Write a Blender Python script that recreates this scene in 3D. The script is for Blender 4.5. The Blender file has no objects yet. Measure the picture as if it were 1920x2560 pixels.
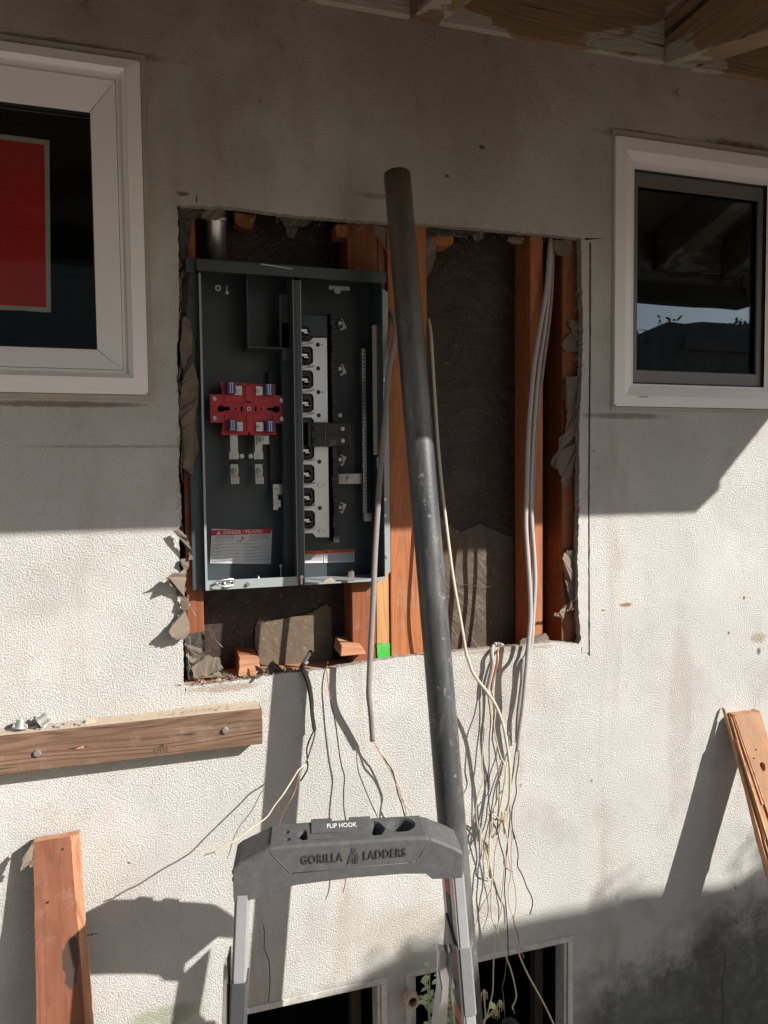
import bpy, bmesh, math, random
from mathutils import Vector, Matrix, noise
from mathutils.geometry import tessellate_polygon, delaunay_2d_cdt
scn = bpy.context.scene
col = scn.collection
random.seed(7)
# ---------------------------------------------------------------- camera
YAW, PIT, ROL = math.radians(17.85), math.radians(-3.08), math.radians(-.56)
FPX = 1922.0
CAM = Vector((0, -1.78, 1.6))
fw = Vector((math.sin(YAW)*math.cos(PIT), math.cos(YAW)*math.cos(PIT), math.sin(PIT)))
_r = Vector((math.cos(YAW), -math.sin(YAW), 0)); _u = _r.cross(fw)
rt = _r*math.cos(ROL)+_u*math.sin(ROL); up = _u*math.cos(ROL)-_r*math.sin(ROL)
cd = bpy.data.cameras.new('camera'); cam = bpy.data.objects.new('camera', cd); col.objects.link(cam)
cam.matrix_world = Matrix(((rt.x, up.x, -fw.x, CAM.x), (rt.y, up.y, -fw.y, CAM.y), (rt.z, up.z, -fw.z, CAM.z), (0, 0, 0, 1)))
cd.sensor_fit = 'VERTICAL'; cd.sensor_height = 24; cd.lens = 24*FPX/2560; cd.clip_start = .01; cd.clip_end = 500
scn.camera = cam
# ---------------------------------------------------------------- sky, sun, exposure
SUN = Vector((-1.1, 1.0, -.86))
w = bpy.data.worlds.new("World"); scn.world = w; w.use_nodes = True
nt = w.node_tree; sky = nt.nodes.new('ShaderNodeTexSky'); sky.sky_type = 'NISHITA'; sky.sun_disc = False
sky.sun_elevation = math.atan2(.86, math.hypot(1.1, 1)); sky.sun_rotation = math.atan2(1.1, -1.0)
bg = nt.nodes['Background']; nt.links.new(sky.outputs[0], bg.inputs[0]); bg.inputs[1].default_value = .080
ld = bpy.data.lights.new('sun', 'SUN'); ld.energy = 5.0; ld.angle = math.radians(.5); ld.color = (1, .963, .912)
lo = bpy.data.objects.new('sun', ld); col.objects.link(lo); lo.rotation_euler = SUN.to_track_quat('-Z', 'Y').to_euler(); lo.location = (4, -4, 4)
scn.view_settings.view_transform = 'Standard'; scn.view_settings.look = 'None'
scn.view_settings.exposure = .68; scn.view_settings.gamma = 1

def ray(px, py): return fw + rt*((px-960)/FPX) - up*((py-1280)/FPX)
def P(px, py, y=0.0):
    d = ray(px, py); return CAM + d*((y-CAM.y)/d.y)
def PX(px, py, y=0.0): p = P(px, py, y); return (p.x, p.z)
def DP(x, y, d=0.0): return P(x*1.1573, y*1.1573, d)      # points read on the 1659 px wide view

# ---------------------------------------------------------------- mesh helpers
class MB:
    def __init__(s): s.v = []; s.f = []; s.m = []; s.sm = []; s.mi = 0; s.smooth = False
    def vs(s, pts): i = len(s.v); s.v += [Vector(p) for p in pts]; return list(range(i, len(s.v)))
    def face(s, idx, mi=None): s.f.append(tuple(idx)); s.m.append(s.mi if mi is None else mi); s.sm.append(s.smooth)
    def box(s, a, b, mi=None):
        x0, y0, z0 = a; x1, y1, z1 = b
        i = s.vs([(x0, y0, z0), (x1, y0, z0), (x1, y1, z0), (x0, y1, z0), (x0, y0, z1), (x1, y0, z1), (x1, y1, z1), (x0, y1, z1)])
        for q in ((3, 2, 1, 0), (4, 5, 6, 7), (0, 1, 5, 4), (1, 2, 6, 5), (2, 3, 7, 6), (3, 0, 4, 7)): s.face([i[k] for k in q], mi)
        return s
    def hexa(s, p8, mi=None):
        i = s.vs(p8)
        for q in ((3, 2, 1, 0), (4, 5, 6, 7), (0, 1, 5, 4), (1, 2, 6, 5), (2, 3, 7, 6), (3, 0, 4, 7)): s.face([i[k] for k in q], mi)
        return s
    def tube(s, pts, r, n=8, flat=1.0, cap=True, rf=None):
        pts = [Vector(p) for p in pts]; rings = []; prev = None; os_ = s.smooth; s.smooth = True
        for k, p in enumerate(pts):
            t = (pts[min(k+1, len(pts)-1)]-pts[max(k-1, 0)]).normalized()
            if prev is None:
                a = Vector((1, 0, 0)) if abs(t.x) < .8 else Vector((0, 0, 1)); a = (a-t*a.dot(t)).normalized()
            else: a = (prev-t*prev.dot(t)).normalized()
            prev = a; b = t.cross(a); rr = rf(k/(len(pts)-1)) if rf else r
            rings.append(s.vs([p+a*(math.cos(2*math.pi*j/n)*rr)+b*(math.sin(2*math.pi*j/n)*rr*flat) for j in range(n)]))
        for A, B in zip(rings, rings[1:]):
            for j in range(n): s.face((A[j], A[(j+1) % n], B[(j+1) % n], B[j]))
        s.smooth = os_
        if cap: s.face(rings[0][::-1]); s.face(rings[-1])
        return s
    def cyl(s, p0, p1, r, n=16, r2=None):
        p0 = Vector(p0); p1 = Vector(p1); t = (p1-p0).normalized(); a = t.orthogonal().normalized(); b = t.cross(a)
        r2 = r if r2 is None else r2
        A = s.vs([p0+(a*math.cos(2*math.pi*j/n)+b*math.sin(2*math.pi*j/n))*r for j in range(n)])
        B = s.vs([p1+(a*math.cos(2*math.pi*j/n)+b*math.sin(2*math.pi*j/n))*r2 for j in range(n)])
        os_ = s.smooth; s.smooth = n > 8
        for j in range(n): s.face((A[j], A[(j+1) % n], B[(j+1) % n], B[j]))
        s.smooth = os_; s.face(A[::-1]); s.face(B); return s
    def ring(s, c, ax, ro, ri, h, n=16):
        c = Vector(c); t = Vector(ax).normalized(); a = t.orthogonal().normalized(); b = t.cross(a)
        R = []
        for (r, hh) in ((ro, 0), (ro, h), (ri, h), (ri, 0)):
            R.append(s.vs([c+t*hh+(a*math.cos(2*math.pi*j/n)+b*math.sin(2*math.pi*j/n))*r for j in range(n)]))
        for q in range(4):
            A, B = R[q], R[(q+1) % 4]
            for j in range(n): s.face((A[j], A[(j+1) % n], B[(j+1) % n], B[j]))
        return s
    def slab(s, loops, y0, y1, mi_side=None, fn=None, back=True):
        """loops of (x,z), first outer, the rest holes; between y0 (front) and y1 (back)"""
        fn = fn or (lambda x, y, z: (x, y, z))
        tri = tessellate_polygon([[Vector((x, z, 0)) for x, z in L] for L in loops])
        flat = [p for L in loops for p in L]
        F = s.vs([fn(x, y0, z) for x, z in flat]); B = s.vs([fn(x, y1, z) for x, z in flat])
        for t in tri:
            a, b, c = [flat[k] for k in t]
            cr = (b[0]-a[0])*(c[1]-a[1])-(b[1]-a[1])*(c[0]-a[0])
            if abs(cr) < 1e-12: continue
            t = t if cr > 0 else t[::-1]
            s.face([F[k] for k in t]);
            if back: s.face([B[k] for k in t[::-1]])
        o = 0
        for L in loops:
            n = len(L)
            for k in range(n): s.face((F[o+k], B[o+k], B[o+(k+1) % n], F[o+(k+1) % n]), mi_side)
            o += n
        return s
    def build(s, name, mats, parent=None, bevel=0):
        me = bpy.data.meshes.new(name)
        M = parent.get('_d') if parent else None
        me.from_pydata([tuple(v) for v in s.v], [], s.f)
        if not isinstance(mats, (list, tuple)): mats = [mats]
        for m in mats: me.materials.append(m)
        me.polygons.foreach_set('material_index', s.m); me.polygons.foreach_set('use_smooth', s.sm)
        bm = bmesh.new(); bm.from_mesh(me); bmesh.ops.recalc_face_normals(bm, faces=bm.faces); bm.to_mesh(me); bm.free()
        o = bpy.data.objects.new(name, me); col.objects.link(o)
        if parent:
            o.parent = parent
            if parent.type == 'EMPTY' and not parent.get('local'):
                o.matrix_parent_inverse = (Matrix.Translation(parent.location) @ parent.rotation_euler.to_matrix().to_4x4()).inverted()
        if bevel:
            b = o.modifiers.new('bevel', 'BEVEL'); b.width = bevel; b.segments = 2; b.limit_method = 'ANGLE'; b.angle_limit = .6; b.harden_normals = False
        return o
def tag(o, label=None, cat=None, group=None, kind=None):
    for k, v in (('label', label), ('category', cat), ('group', group), ('kind', kind)):
        if v: o[k] = v
    return o
def empty(name, loc, label, cat, group=None, rz=0, local=False, kind=None):
    e = bpy.data.objects.new(name, None); col.objects.link(e); e.location = loc; e.rotation_euler = (0, 0, rz); e.empty_display_size = .1
    if local: e['local'] = 1
    return tag(e, label, cat, group, kind)
def smooth(pts, n=6):
    pts = [Vector(p) for p in pts]; out = []
    for i in range(len(pts)-1):
        a = pts[max(i-1, 0)]; b = pts[i]; c = pts[i+1]; d = pts[min(i+2, len(pts)-1)]
        for k in range(n):
            t = k/n; out.append(.5*((2*b)+(c-a)*t+(2*a-5*b+4*c-d)*t*t+(3*b-a-3*c+d)*t**3))
    out.append(pts[-1]); return out
def jag(L, step=.008, amp=.0015, keep=True):
    out = []
    n = len(L)
    for k in range(n):
        a = Vector(L[k]); b = Vector(L[(k+1) % n]); d = b-a; m = max(1, int(d.length/step)); pn = Vector((-d.y, d.x)).normalized()
        for j in range(m):
            p = a+d*(j/m); o = (noise.noise(Vector((p.x*90, p.y*90, 3)))+.6*noise.noise(Vector((p.x*230, p.y*230, 9))))*amp*(0 if j == 0 else 1)
            out.append((p.x+pn.x*o, p.y+pn.y*o))
    return out
def text(s, name, size, mat, parent, mfn, ext=.0004, space=1.0, align='CENTER', bold=.016):
    """mfn maps text-plane (u,v,h) to parent coordinates"""
    cu = bpy.data.curves.new(name, 'FONT'); cu.body = s; cu.size = size; cu.align_x = align; cu.align_y = 'CENTER'; cu.extrude = ext; cu.space_character = space; cu.resolution_u = 3; cu.offset = bold*size
    to = bpy.data.objects.new(name, cu); col.objects.link(to)
    dg = bpy.context.evaluated_depsgraph_get(); me = bpy.data.meshes.new_from_object(to.evaluated_get(dg)); bpy.data.objects.remove(to)
    for v in me.vertices: v.co = Vector(mfn(v.co.x, v.co.y, v.co.z))
    return me
def mesh_obj(me, name, mat, parent):
    me.materials.clear(); me.materials.append(mat); o = bpy.data.objects.new(name, me); col.objects.link(o)
    if parent:
        o.parent = parent
        if parent.type == 'EMPTY' and not parent.get('local'):
            o.matrix_parent_inverse = (Matrix.Translation(parent.location) @ parent.rotation_euler.to_matrix().to_4x4()).inverted()
    return o
def add_mesh(mb, me):
    i = len(mb.v); mb.v += [v.co.copy() for v in me.vertices]
    for p in me.polygons: mb.face([i+k for k in p.vertices])

# ---------------------------------------------------------------- materials
class N:
    def __init__(s, name):
        s.m = bpy.data.materials.new(name); s.m.use_nodes = True; s.t = s.m.node_tree; s.b = s.t.nodes['Principled BSDF']; s.co = s.t.nodes.new('ShaderNodeTexCoord').outputs['Object']
    def n(s, t, **k):
        o = s.t.nodes.new(t)
        for a, b in k.items():
            if hasattr(o, a) and a not in o.inputs: setattr(o, a, b)
            else: s.set(o.inputs[a.replace('_', ' ')], b)
        return o
    def set(s, i, v):
        if isinstance(v, bpy.types.NodeSocket): s.t.links.new(v, i)
        elif isinstance(v, tuple) and len(v) == 3 and i.type == 'RGBA': i.default_value = (*v, 1)
        else: i.default_value = v
    def map(s, scale, loc=(0, 0, 0), rot=(0, 0, 0), src=None):
        m = s.t.nodes.new('ShaderNodeMapping'); s.set(m.inputs['Vector'], src or s.co); m.inputs['Scale'].default_value = scale; m.inputs['Location'].default_value = loc; m.inputs['Rotation'].default_value = rot; return m.outputs[0]
    def noise(s, scale, detail=3, rough=.55, dist=0, vec=None):
        o = s.t.nodes.new('ShaderNodeTexNoise'); s.set(o.inputs['Vector'], vec or s.co); o.inputs['Scale'].default_value = scale; o.inputs['Detail'].default_value = detail; o.inputs['Roughness'].default_value = rough; o.inputs['Distortion'].default_value = dist; return o.outputs['Fac']
    def ramp(s, f, stops, interp='LINEAR'):
        o = s.t.nodes.new('ShaderNodeValToRGB'); s.set(o.inputs[0], f); o.color_ramp.interpolation = interp; e = o.color_ramp.elements
        while len(e) < len(stops): e.new(.5)
        for k, (p, c) in enumerate(stops): e[k].position = p; e[k].color = (*c, 1) if isinstance(c, tuple) else (c, c, c, 1)
        return o.outputs[0]
    def mix(s, f, a, b, mode='MIX'):
        o = s.t.nodes.new('ShaderNodeMix'); o.data_type = 'RGBA'; o.blend_type = mode; s.set(o.inputs[0], f); s.set(o.inputs[6], a); s.set(o.inputs[7], b); return o.outputs[2]
    def math(s, op, a, b=0.0, clamp=False):
        o = s.t.nodes.new('ShaderNodeMath'); o.operation = op; o.use_clamp = clamp; s.set(o.inputs[0], a); s.set(o.inputs[1], b); return o.outputs[0]
    def bump(s, h, dist, strength=1.0, prev=None):
        o = s.t.nodes.new('ShaderNodeBump'); s.set(o.inputs['Height'], h); o.inputs['Distance'].default_value = dist; o.inputs['Strength'].default_value = strength
        if prev: s.set(o.inputs['Normal'], prev)
        s.set(s.b.inputs['Normal'], o.outputs[0]); return o.outputs[0]
    def out(s, c=None, rough=.6, metal=0, spec=None):
        if c is not None: s.set(s.b.inputs['Base Color'], c)
        s.set(s.b.inputs['Roughness'], rough); s.set(s.b.inputs['Metallic'], metal)
        if spec is not None: s.b.inputs['Specular IOR Level'].default_value = spec
        return s.m
def simple(name, c, rough=.5, metal=0, var=.12, scale=60, bump=0, spec=None, dust=None):
    n = N(name); f = n.noise(scale, 4)
    c2 = n.mix(f, tuple(x*(1-var) for x in c), tuple(min(1, x*(1+var)) for x in c))
    if dust: c2 = n.mix(n.ramp(n.noise(scale*.4, 6, .7), [(.45, 0.0), (.75, 1.0)]), c2, dust)
    if bump: n.bump(n.noise(scale*3, 3), bump)
    return n.out(c2, n.math('ADD', rough-.08, n.math('MULTIPLY', n.noise(scale*.5, 3), .16)), metal, spec)
def wood(name, dark, light, axis=2, grain=38, rough=.7, bump=.0006, knots=False, extra=None, line=.35, cracks=0):
    n = N(name); sc = [1, 1, 1]; sc[axis] = .045
    v = n.map(tuple(sc)); warp = n.noise(3, 2, vec=n.map(tuple(.5 if k == axis else 2 for k in range(3))))
    wv = n.math('ADD', n.math('MULTIPLY', n.noise(grain, 4, .6, .4, v), 1), n.math('MULTIPLY', warp, .25))
    sg = [1, 1, 1]; sg[axis] = .10
    ring = n.noise(grain*.22, 2, .5, .15, n.map(tuple(sg), loc=(1.3, 2.1, .7)))
    rg = n.math('ADD', n.math('MULTIPLY', n.math('SINE', n.math('MULTIPLY', n.math('ADD', ring, n.math('MULTIPLY', n.noise(grain*3, 3, .6, 0, v), .06)), 95.0)), .5), .5)
    rg = n.math('POWER', rg, 2.2)
    c = n.mix(n.ramp(wv, [(.35, 0.0), (.8, 1.0)]), dark, light)
    c = n.mix(n.math('MULTIPLY', rg, line*1.25), c, tuple(x*.45 for x in dark))
    c = n.mix(n.math('MULTIPLY', n.ramp(n.noise(4, 5, .65, .3, n.map(tuple(.3 if k == axis else 1 for k in range(3)))), [(.45, 0.0), (.68, 1.0)]), .55), c, tuple(x*.5 for x in dark))
    fib = n.noise(grain*6, 3, .7, 0, v)
    c = n.mix(n.math('MULTIPLY', fib, .20), c, tuple(min(1, x*1.5) for x in light), 'MIX')
    c = n.mix(n.math('MULTIPLY', n.ramp(n.noise(18, 6, .72, .2), [(.54, 0.0), (.74, 1.0)]), .38), c, (.30, .25, .20))
    if extra: c = extra(n, c)
    h = n.math('ADD', n.math('MULTIPLY', fib, .6), n.math('MULTIPLY', rg, -.4))
    if cracks:
        cr = n.ramp(n.noise(grain*1.3, 2, .5, .2, n.map(tuple(sc), loc=(3, 7, 1))), [(.30, 0.0), (.36, 1.0)])
        c = n.mix(cr, tuple(x*.25 for x in dark), c); h = n.math('ADD', h, cr)
    n.bump(h, bump)
    return n.out(c, rough)

def sep(n):
    o = n.t.nodes.new('ShaderNodeSeparateXYZ'); n.set(o.inputs[0], n.co); return o.outputs
def stucco():
    n = N('stucco'); X, Y, Z = sep(n)
    st = n.t.nodes.new('ShaderNodeTexVoronoi'); st.feature = 'SMOOTH_F1'; st.inputs['Scale'].default_value = 310; st.inputs['Smoothness'].default_value = .6
    wv = n.t.nodes.new('ShaderNodeVectorMath'); wv.operation = 'ADD'
    nn = n.t.nodes.new('ShaderNodeTexNoise'); nn.inputs['Scale'].default_value = 110; nn.inputs['Detail'].default_value = 2; n.set(nn.inputs['Vector'], n.co)
    sc = n.t.nodes.new('ShaderNodeVectorMath'); sc.operation = 'SCALE'; n.set(sc.inputs[0], nn.outputs['Color']); sc.inputs['Scale'].default_value = .008
    n.set(wv.inputs[0], n.co); n.set(wv.inputs[1], sc.outputs[0]); n.set(st.inputs['Vector'], wv.outputs[0])
    n1 = n.noise(270, 4, .68, .15); n2 = n.noise(600, 2)
    topf = n.ramp(n.math('ADD', Z, n.math('MULTIPLY', n.noise(3, 3), .5)), [(.0, 0.0), (1.0, 0.0)])
    h = n.math('ADD', n.math('MULTIPLY', n.ramp(n1, [(.38, 0.0), (.62, 1.0)]), .75), n.math('MULTIPLY', n.math('SUBTRACT', 1.0, st.outputs['Distance']), .5))
    h = n.math('ADD', h, n.math('MULTIPLY', n2, .22))
    big = n.noise(9, 4, .6)
    amp = n.ramp(n.noise(3.2, 5, .6, .6), [(.30, .72), (.62, 1.15)])
    h2 = n.math('ADD', n.math('MULTIPLY', h, amp), n.math('MULTIPLY', n.noise(7, 5, .65, .8), .8))
    n.bump(h2, .0038)
    c = n.mix(n.ramp(n.noise(2.2, 5, .6), [(.3, 0.0), (.7, 1.0)]), (.715, .69, .64), (.785, .765, .72))
    # blotches of grime with their own outlines, painted shade in the pits
    c = n.mix(n.math('MULTIPLY', n.ramp(n.noise(5.5, 6, .65), [(.52, 0.0), (.72, 1.0)]), .35), c, (.43, .38, .31))
    strk = n.noise(7, 4, .6, .3, n.map((1, 1, .16)))
    c = n.mix(n.math('MULTIPLY', n.ramp(strk, [(.58, 0.0), (.74, 1.0)]), .4), c, (.42, .33, .24))
    c = n.mix(n.ramp(h, [(.2, .34), (.7, 0.0)]), c, (.33, .28, .22))
    # browner towards the top: warm bounce off the soffit painted into the colour
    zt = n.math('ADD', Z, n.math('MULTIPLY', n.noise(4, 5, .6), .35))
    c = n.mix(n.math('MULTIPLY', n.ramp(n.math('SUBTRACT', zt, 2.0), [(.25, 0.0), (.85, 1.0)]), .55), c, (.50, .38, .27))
    # stains with their own place on the wall
    def spot(c, px, py, rx, rz, col_, amt, rough_=2.2):
        q_ = P(px, py); f = n.math('ADD', n.math('POWER', n.math('DIVIDE', n.math('SUBTRACT', X, q_.x), rx), 2.0), n.math('POWER', n.math('DIVIDE', n.math('SUBTRACT', Z, q_.z), rz), 2.0))
        f = n.math('ADD', f, n.math('MULTIPLY', n.math('SUBTRACT', spn, .5), rough_))
        return n.mix(n.ramp(f, [(.25, amt), (1.0, 0.0)]), c, col_)
    spn = n.noise(26, 6, .72, .3)
    for a_ in ((1565, 1512, .022, .007, (.36, .20, .09), .9), (1508, 1526, .008, .003, (.34, .2, .1), .8), (1860, 1495, .006, .006, (.30, .19, .09), .9), (1897, 1628, .010, .013, (.12, .09, .06), .95), (1895, 1594, .03, .02, (.44, .33, .2), .6),
               (1620, 345, .16, .018, (.12, .075, .05), .8), (1850, 375, .14, .028, (.13, .07, .045), .8), (150, 112, .25, .014, (.15, .10, .07), .7), (1560, 1040, .16, .010, (.30, .24, .19), .7), (150, 1010, .22, .008, (.27, .20, .15), .8),
               (458, 484, .016, .006, (.13, .11, .09), .8), (1205, 368, .010, .006, (.07, .035, .03), .95), (1118, 440, .006, .004, (.08, .05, .04), .9), (935, 490, .05, .008, (.25, .2, .16), .5), (1235, 1720, .10, .16, (.50, .42, .34), .35), (1700, 1800, .05, .35, (.50, .43, .37), .35), (830, 1660, .12, .014, (.46, .34, .25), .6), (1250, 1626, .2, .008, (.46, .36, .27), .6), (560, 1720, .10, .012, (.45, .34, .25), .7),
               (300, 1116, .22, .004, (.36, .31, .27), .55), (1000, 2330, .16, .07, (.50, .40, .30), .35), (1180, 2290, .12, .03, (.40, .34, .28), .35), (420, 2540, .10, .03, (.36, .40, .24), .6)):
        c = spot(c, *a_)
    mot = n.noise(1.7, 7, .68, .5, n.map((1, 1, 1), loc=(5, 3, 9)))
    c = n.mix(n.math('MULTIPLY', n.math('MULTIPLY', n.ramp(mot, [(.46, 0.0), (.62, 1.0)]), n.ramp(n.math('SUBTRACT', Z, 1.7), [(.35, 0.0), (.85, 1.0)])), .42), c, (.29, .20, .14))  # mottled dirt high up, its brown also carries the soffit's warm bounce
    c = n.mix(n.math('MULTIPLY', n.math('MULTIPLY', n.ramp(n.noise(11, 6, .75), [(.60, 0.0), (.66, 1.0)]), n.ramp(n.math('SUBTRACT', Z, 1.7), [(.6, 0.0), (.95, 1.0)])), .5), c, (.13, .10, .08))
    # small dark specks
    vs = n.t.nodes.new('ShaderNodeTexVoronoi'); vs.inputs['Scale'].default_value = 16; n.set(vs.inputs['Vector'], wv.outputs[0])
    c = n.mix(n.math('MULTIPLY', n.ramp(vs.outputs['Distance'], [(.055, 1.0), (.085, 0.0)]), n.ramp(n.noise(5, 2), [(.56, 0.0), (.62, .75)])), c, (.14, .085, .05))
    # unpainted damp foundation with moss, its edge climbs to the right
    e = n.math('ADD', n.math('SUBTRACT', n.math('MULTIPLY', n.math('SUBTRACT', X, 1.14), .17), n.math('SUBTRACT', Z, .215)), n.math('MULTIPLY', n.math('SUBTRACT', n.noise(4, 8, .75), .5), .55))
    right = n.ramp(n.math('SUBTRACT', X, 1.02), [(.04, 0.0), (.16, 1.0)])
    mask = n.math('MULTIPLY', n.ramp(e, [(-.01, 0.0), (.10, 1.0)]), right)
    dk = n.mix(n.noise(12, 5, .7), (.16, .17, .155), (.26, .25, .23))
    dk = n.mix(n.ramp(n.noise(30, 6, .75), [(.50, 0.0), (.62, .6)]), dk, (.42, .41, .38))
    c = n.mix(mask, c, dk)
    # mildew near the ledger shadow and low left
    lw = n.math('MULTIPLY', n.ramp(Z, [(.2, 1.0), (.42, 0.0)]), n.ramp(n.noise(9, 5, .65), [(.45, 0.0), (.65, .6)]))
    c = n.mix(lw, c, (.30, .33, .24))
    return n.out(c, .92, 0, .2)
M = {}
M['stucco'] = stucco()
def mortar():
    n = N('mortar_edge'); n.bump(n.math('ADD', n.noise(120, 5, .7), n.noise(45, 3)), .004)
    return n.out(n.mix(n.noise(40, 5, .6), (.22, .20, .165), (.40, .365, .31)), .95)
M['mortar'] = mortar()
M['mortar_pale'] = simple('rubble', (.34, .26, .19), .95, 0, .35, 90, .002)
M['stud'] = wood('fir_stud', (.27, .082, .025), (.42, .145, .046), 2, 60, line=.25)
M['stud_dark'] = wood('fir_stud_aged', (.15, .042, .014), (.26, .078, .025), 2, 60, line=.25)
M['stud_light'] = wood('fir_stud_new', (.40, .19, .065), (.56, .29, .11), 2, 50, line=.2)
M['block'] = wood('fir_block', (.34, .13, .065), (.52, .25, .13), 0, 50, cracks=1)
M['ledger'] = wood('weathered_redwood', (.095, .048, .028), (.21, .12, .072), 0, 44, .85, .0018, cracks=1, line=.45)
def smear(n, c):
    X, Y, Z = sep(n); q_ = on_lean_c
    f = n.math('ADD', n.math('POWER', n.math('DIVIDE', n.math('SUBTRACT', X, q_[0]), .018), 2.0), n.math('POWER', n.math('DIVIDE', n.math('SUBTRACT', Z, q_[1]), .05), 2.0))
    f = n.math('ADD', f, n.math('MULTIPLY', n.math('SUBTRACT', n.noise(30, 5, .7), .5), 3.2))
    c = n.mix(n.ramp(f, [(.75, .85), (1.0, 0.0)]), c, (.03, .026, .022))
    d = n.noise(5, 6, .7, .4, n.map((1, 1, .35), loc=(.3, 0, .1))); c = n.mix(n.math('MULTIPLY', n.ramp(d, [(.56, 0.0), (.66, .6)]), n.ramp(Z, [(.55, 1.0), (.80, 0.0)])), c, (.27, .23, .19))
    return c
on_lean_c = (-.156, .573)
M['redwood'] = wood('redwood_plank', (.13, .042, .021), (.235, .086, .042), 2, 30, .75, .0008, line=.22, extra=smear)
M['redwood_raw'] = wood('split_redwood', (.36, .14, .07), (.56, .28, .15), 2, 60, .8, .0015)
M['pine'] = wood('pine_plank', (.25, .105, .035), (.37, .17, .06), 2, 26, .65, .0006, line=.16)
M['pine_split'] = wood('split_pine', (.34, .15, .07), (.62, .34, .18), 2, 60, .8, .0015)
M['charred'] = simple('black_smear', (.035, .032, .03), .8, 0, .5, 40)
def peel(name, axis):
    def ex(n, c):
        sc = [3, 3, 3]; sc[axis] = 1.0
        p = n.noise(2.1, 8, .62, .3, n.map(tuple(sc), loc=(4, 2, .6)))
        c = n.mix(n.ramp(p, [(.505, 0.0), (.52, 1.0)]), c, n.mix(n.noise(20, 4), (.36, .32, .265), (.44, .40, .335)))
        return c
    return wood(name, (.17, .105, .06), (.29, .19, .11), axis, 38, .85, .0016, extra=ex, cracks=1, line=.12)
M['eave_x'] = peel('peeling_paint_board', 0); M['eave_y'] = peel('peeling_paint_rafter', 1)
M['deck'] = wood('roof_boards', (.16, .10, .06), (.27, .18, .11), 0, 20)
def paperm(name, a, b, rough=.45, bump=.004):
    n = N(name); f = n.noise(14, 5, .6, .5)
    n.bump(n.math('ADD', n.math('MULTIPLY', n.noise(6, 5, .65, 1.6), 1.6), n.math('MULTIPLY', n.noise(60, 4), .12)), bump)
    c = n.mix(f, a, b); c = n.mix(n.math('MULTIPLY', n.ramp(n.noise(90, 5, .7), [(.60, 0.0), (.72, 1.0)]), .5), c, (.46, .36, .20))
    return n.out(c, rough)
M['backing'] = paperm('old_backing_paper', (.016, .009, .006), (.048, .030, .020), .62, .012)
M['scrap'] = paperm('lit_backing_paper', (.085, .060, .038), (.155, .115, .075), .6, .003)  # lit copy of the backing paper, lighter for the sun under the panel
M['felt'] = paperm('torn_building_paper', (.085, .064, .048), (.21, .165, .125), .85, .003)
M['felt_dark'] = paperm('black_building_paper', (.03, .026, .022), (.09, .075, .06), .8, .004)
M['steel'] = simple('grey_steel_shaded', (.045, .055, .062), .42, .0, .08, 14, 0, .5)  # panel paint darkened to carry the shade of the recess
M['steel_lip'] = simple('grey_steel_sunlit', (.27, .30, .30), .4, .0, .06, 20, 0, .6)  # same panel paint, lightened for the edges the sun reaches
M['galv'] = simple('galvanised_steel', (.55, .54, .54), .33, .9, .2, 40)
M['zinc'] = simple('zinc_metal', (.68, .68, .66), .3, .95, .12, 60)
M['tin'] = simple('tinned_bus_metal', (.50, .49, .47), .4, .5, .06, 25)
M['brushed'] = simple('brushed_aluminium', (.74, .745, .76), .34, .45, .06, 40)
M['alu_side'] = simple('aluminium_side', (.46, .45, .42), .5, .55, .08, 40)
M['black'] = simple('black_plastic', (.018, .018, .02), .35, 0, .3, 30)
M['black_soft'] = simple('charcoal_plastic', (.035, .036, .038), .5, 0, .2, 30)
M['navy'] = simple('blue_plastic', (.018, .03, .17), .4, 0, .2, 60)
M['red'] = simple('red_plastic', (.44, .022, .035), .45, 0, .08, 30)
M['cap'] = simple('ladder_grey_plastic', (.084, .086, .087), .62, 0, .15, 120, .0004, .4, dust=(.13, .125, .115))
M['cap_deep'] = simple('ladder_letter_plastic', (.045, .046, .047), .6)
M['cap_line'] = simple('worn_plastic_line', (.11, .11, .108), .7)
M['bracket'] = simple('brown_grey_bracket', (.10, .088, .078), .45, .3)
M['sleeve'] = simple('black_sleeve', (.055, .056, .058), .5, 0, .15, 90, .0002)
M['sleeve_dusty'] = simple('grey_sleeve', (.19, .19, .185), .6, .1, .2, 120)
M['white'] = simple('white_label', (.62, .62, .63), .45, 0, .03)
M['paperwhite'] = simple('pale_print', (.72, .72, .72), .5, 0, .02)
M['labelred'] = simple('label_red', (.50, .015, .025), .45, 0, .05)
M['orange'] = simple('label_orange', (.70, .13, .03), .45, 0, .05)
M['ink'] = simple('label_ink', (.03, .03, .035), .6)
M['inkgrey'] = simple('label_print_grey', (.20, .20, .215), .6)
M['pipe'] = None
def pipem():
    n = N('black_abs_pipe'); sc = n.map((1, 1, .25))
    c = n.mix(n.noise(12, 5, .6), (.022, .023, .025), (.055, .055, .056))
    c = n.mix(n.ramp(n.noise(22, 7, .7, .4, sc), [(.44, 0.0), (.80, .8)]), c, (.20, .19, .165))
    c = n.mix(n.ramp(n.noise(70, 5, .75, .8, n.map((1, 1, .5))), [(.60, 0.0), (.68, .7)]), c, (.30, .295, .28))
    X, Y, Z = sep(n)
    top = n.math('MULTIPLY', n.ramp(n.math('SUBTRACT', Z, 1.75), [(.05, 0.0), (.25, 1.0)]), n.ramp(n.noise(9, 5, .6, .3, n.map((1, 1, .3))), [(.42, 0.0), (.58, .8)]))
    c = n.mix(top, c, (.105, .075, .05))
    n.bump(n.noise(150, 3), .0004); return n.out(c, .44, 0, .6)
M['pipe'] = pipem()
M['nm'] = simple('grey_cloth_cable', (.25, .215, .20), .85, 0, .3, 160, .0012)
M['nm_pale'] = simple('grey_sheath_cable', (.36, .335, .33), .7, 0, .2, 120, .0008)
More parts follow.
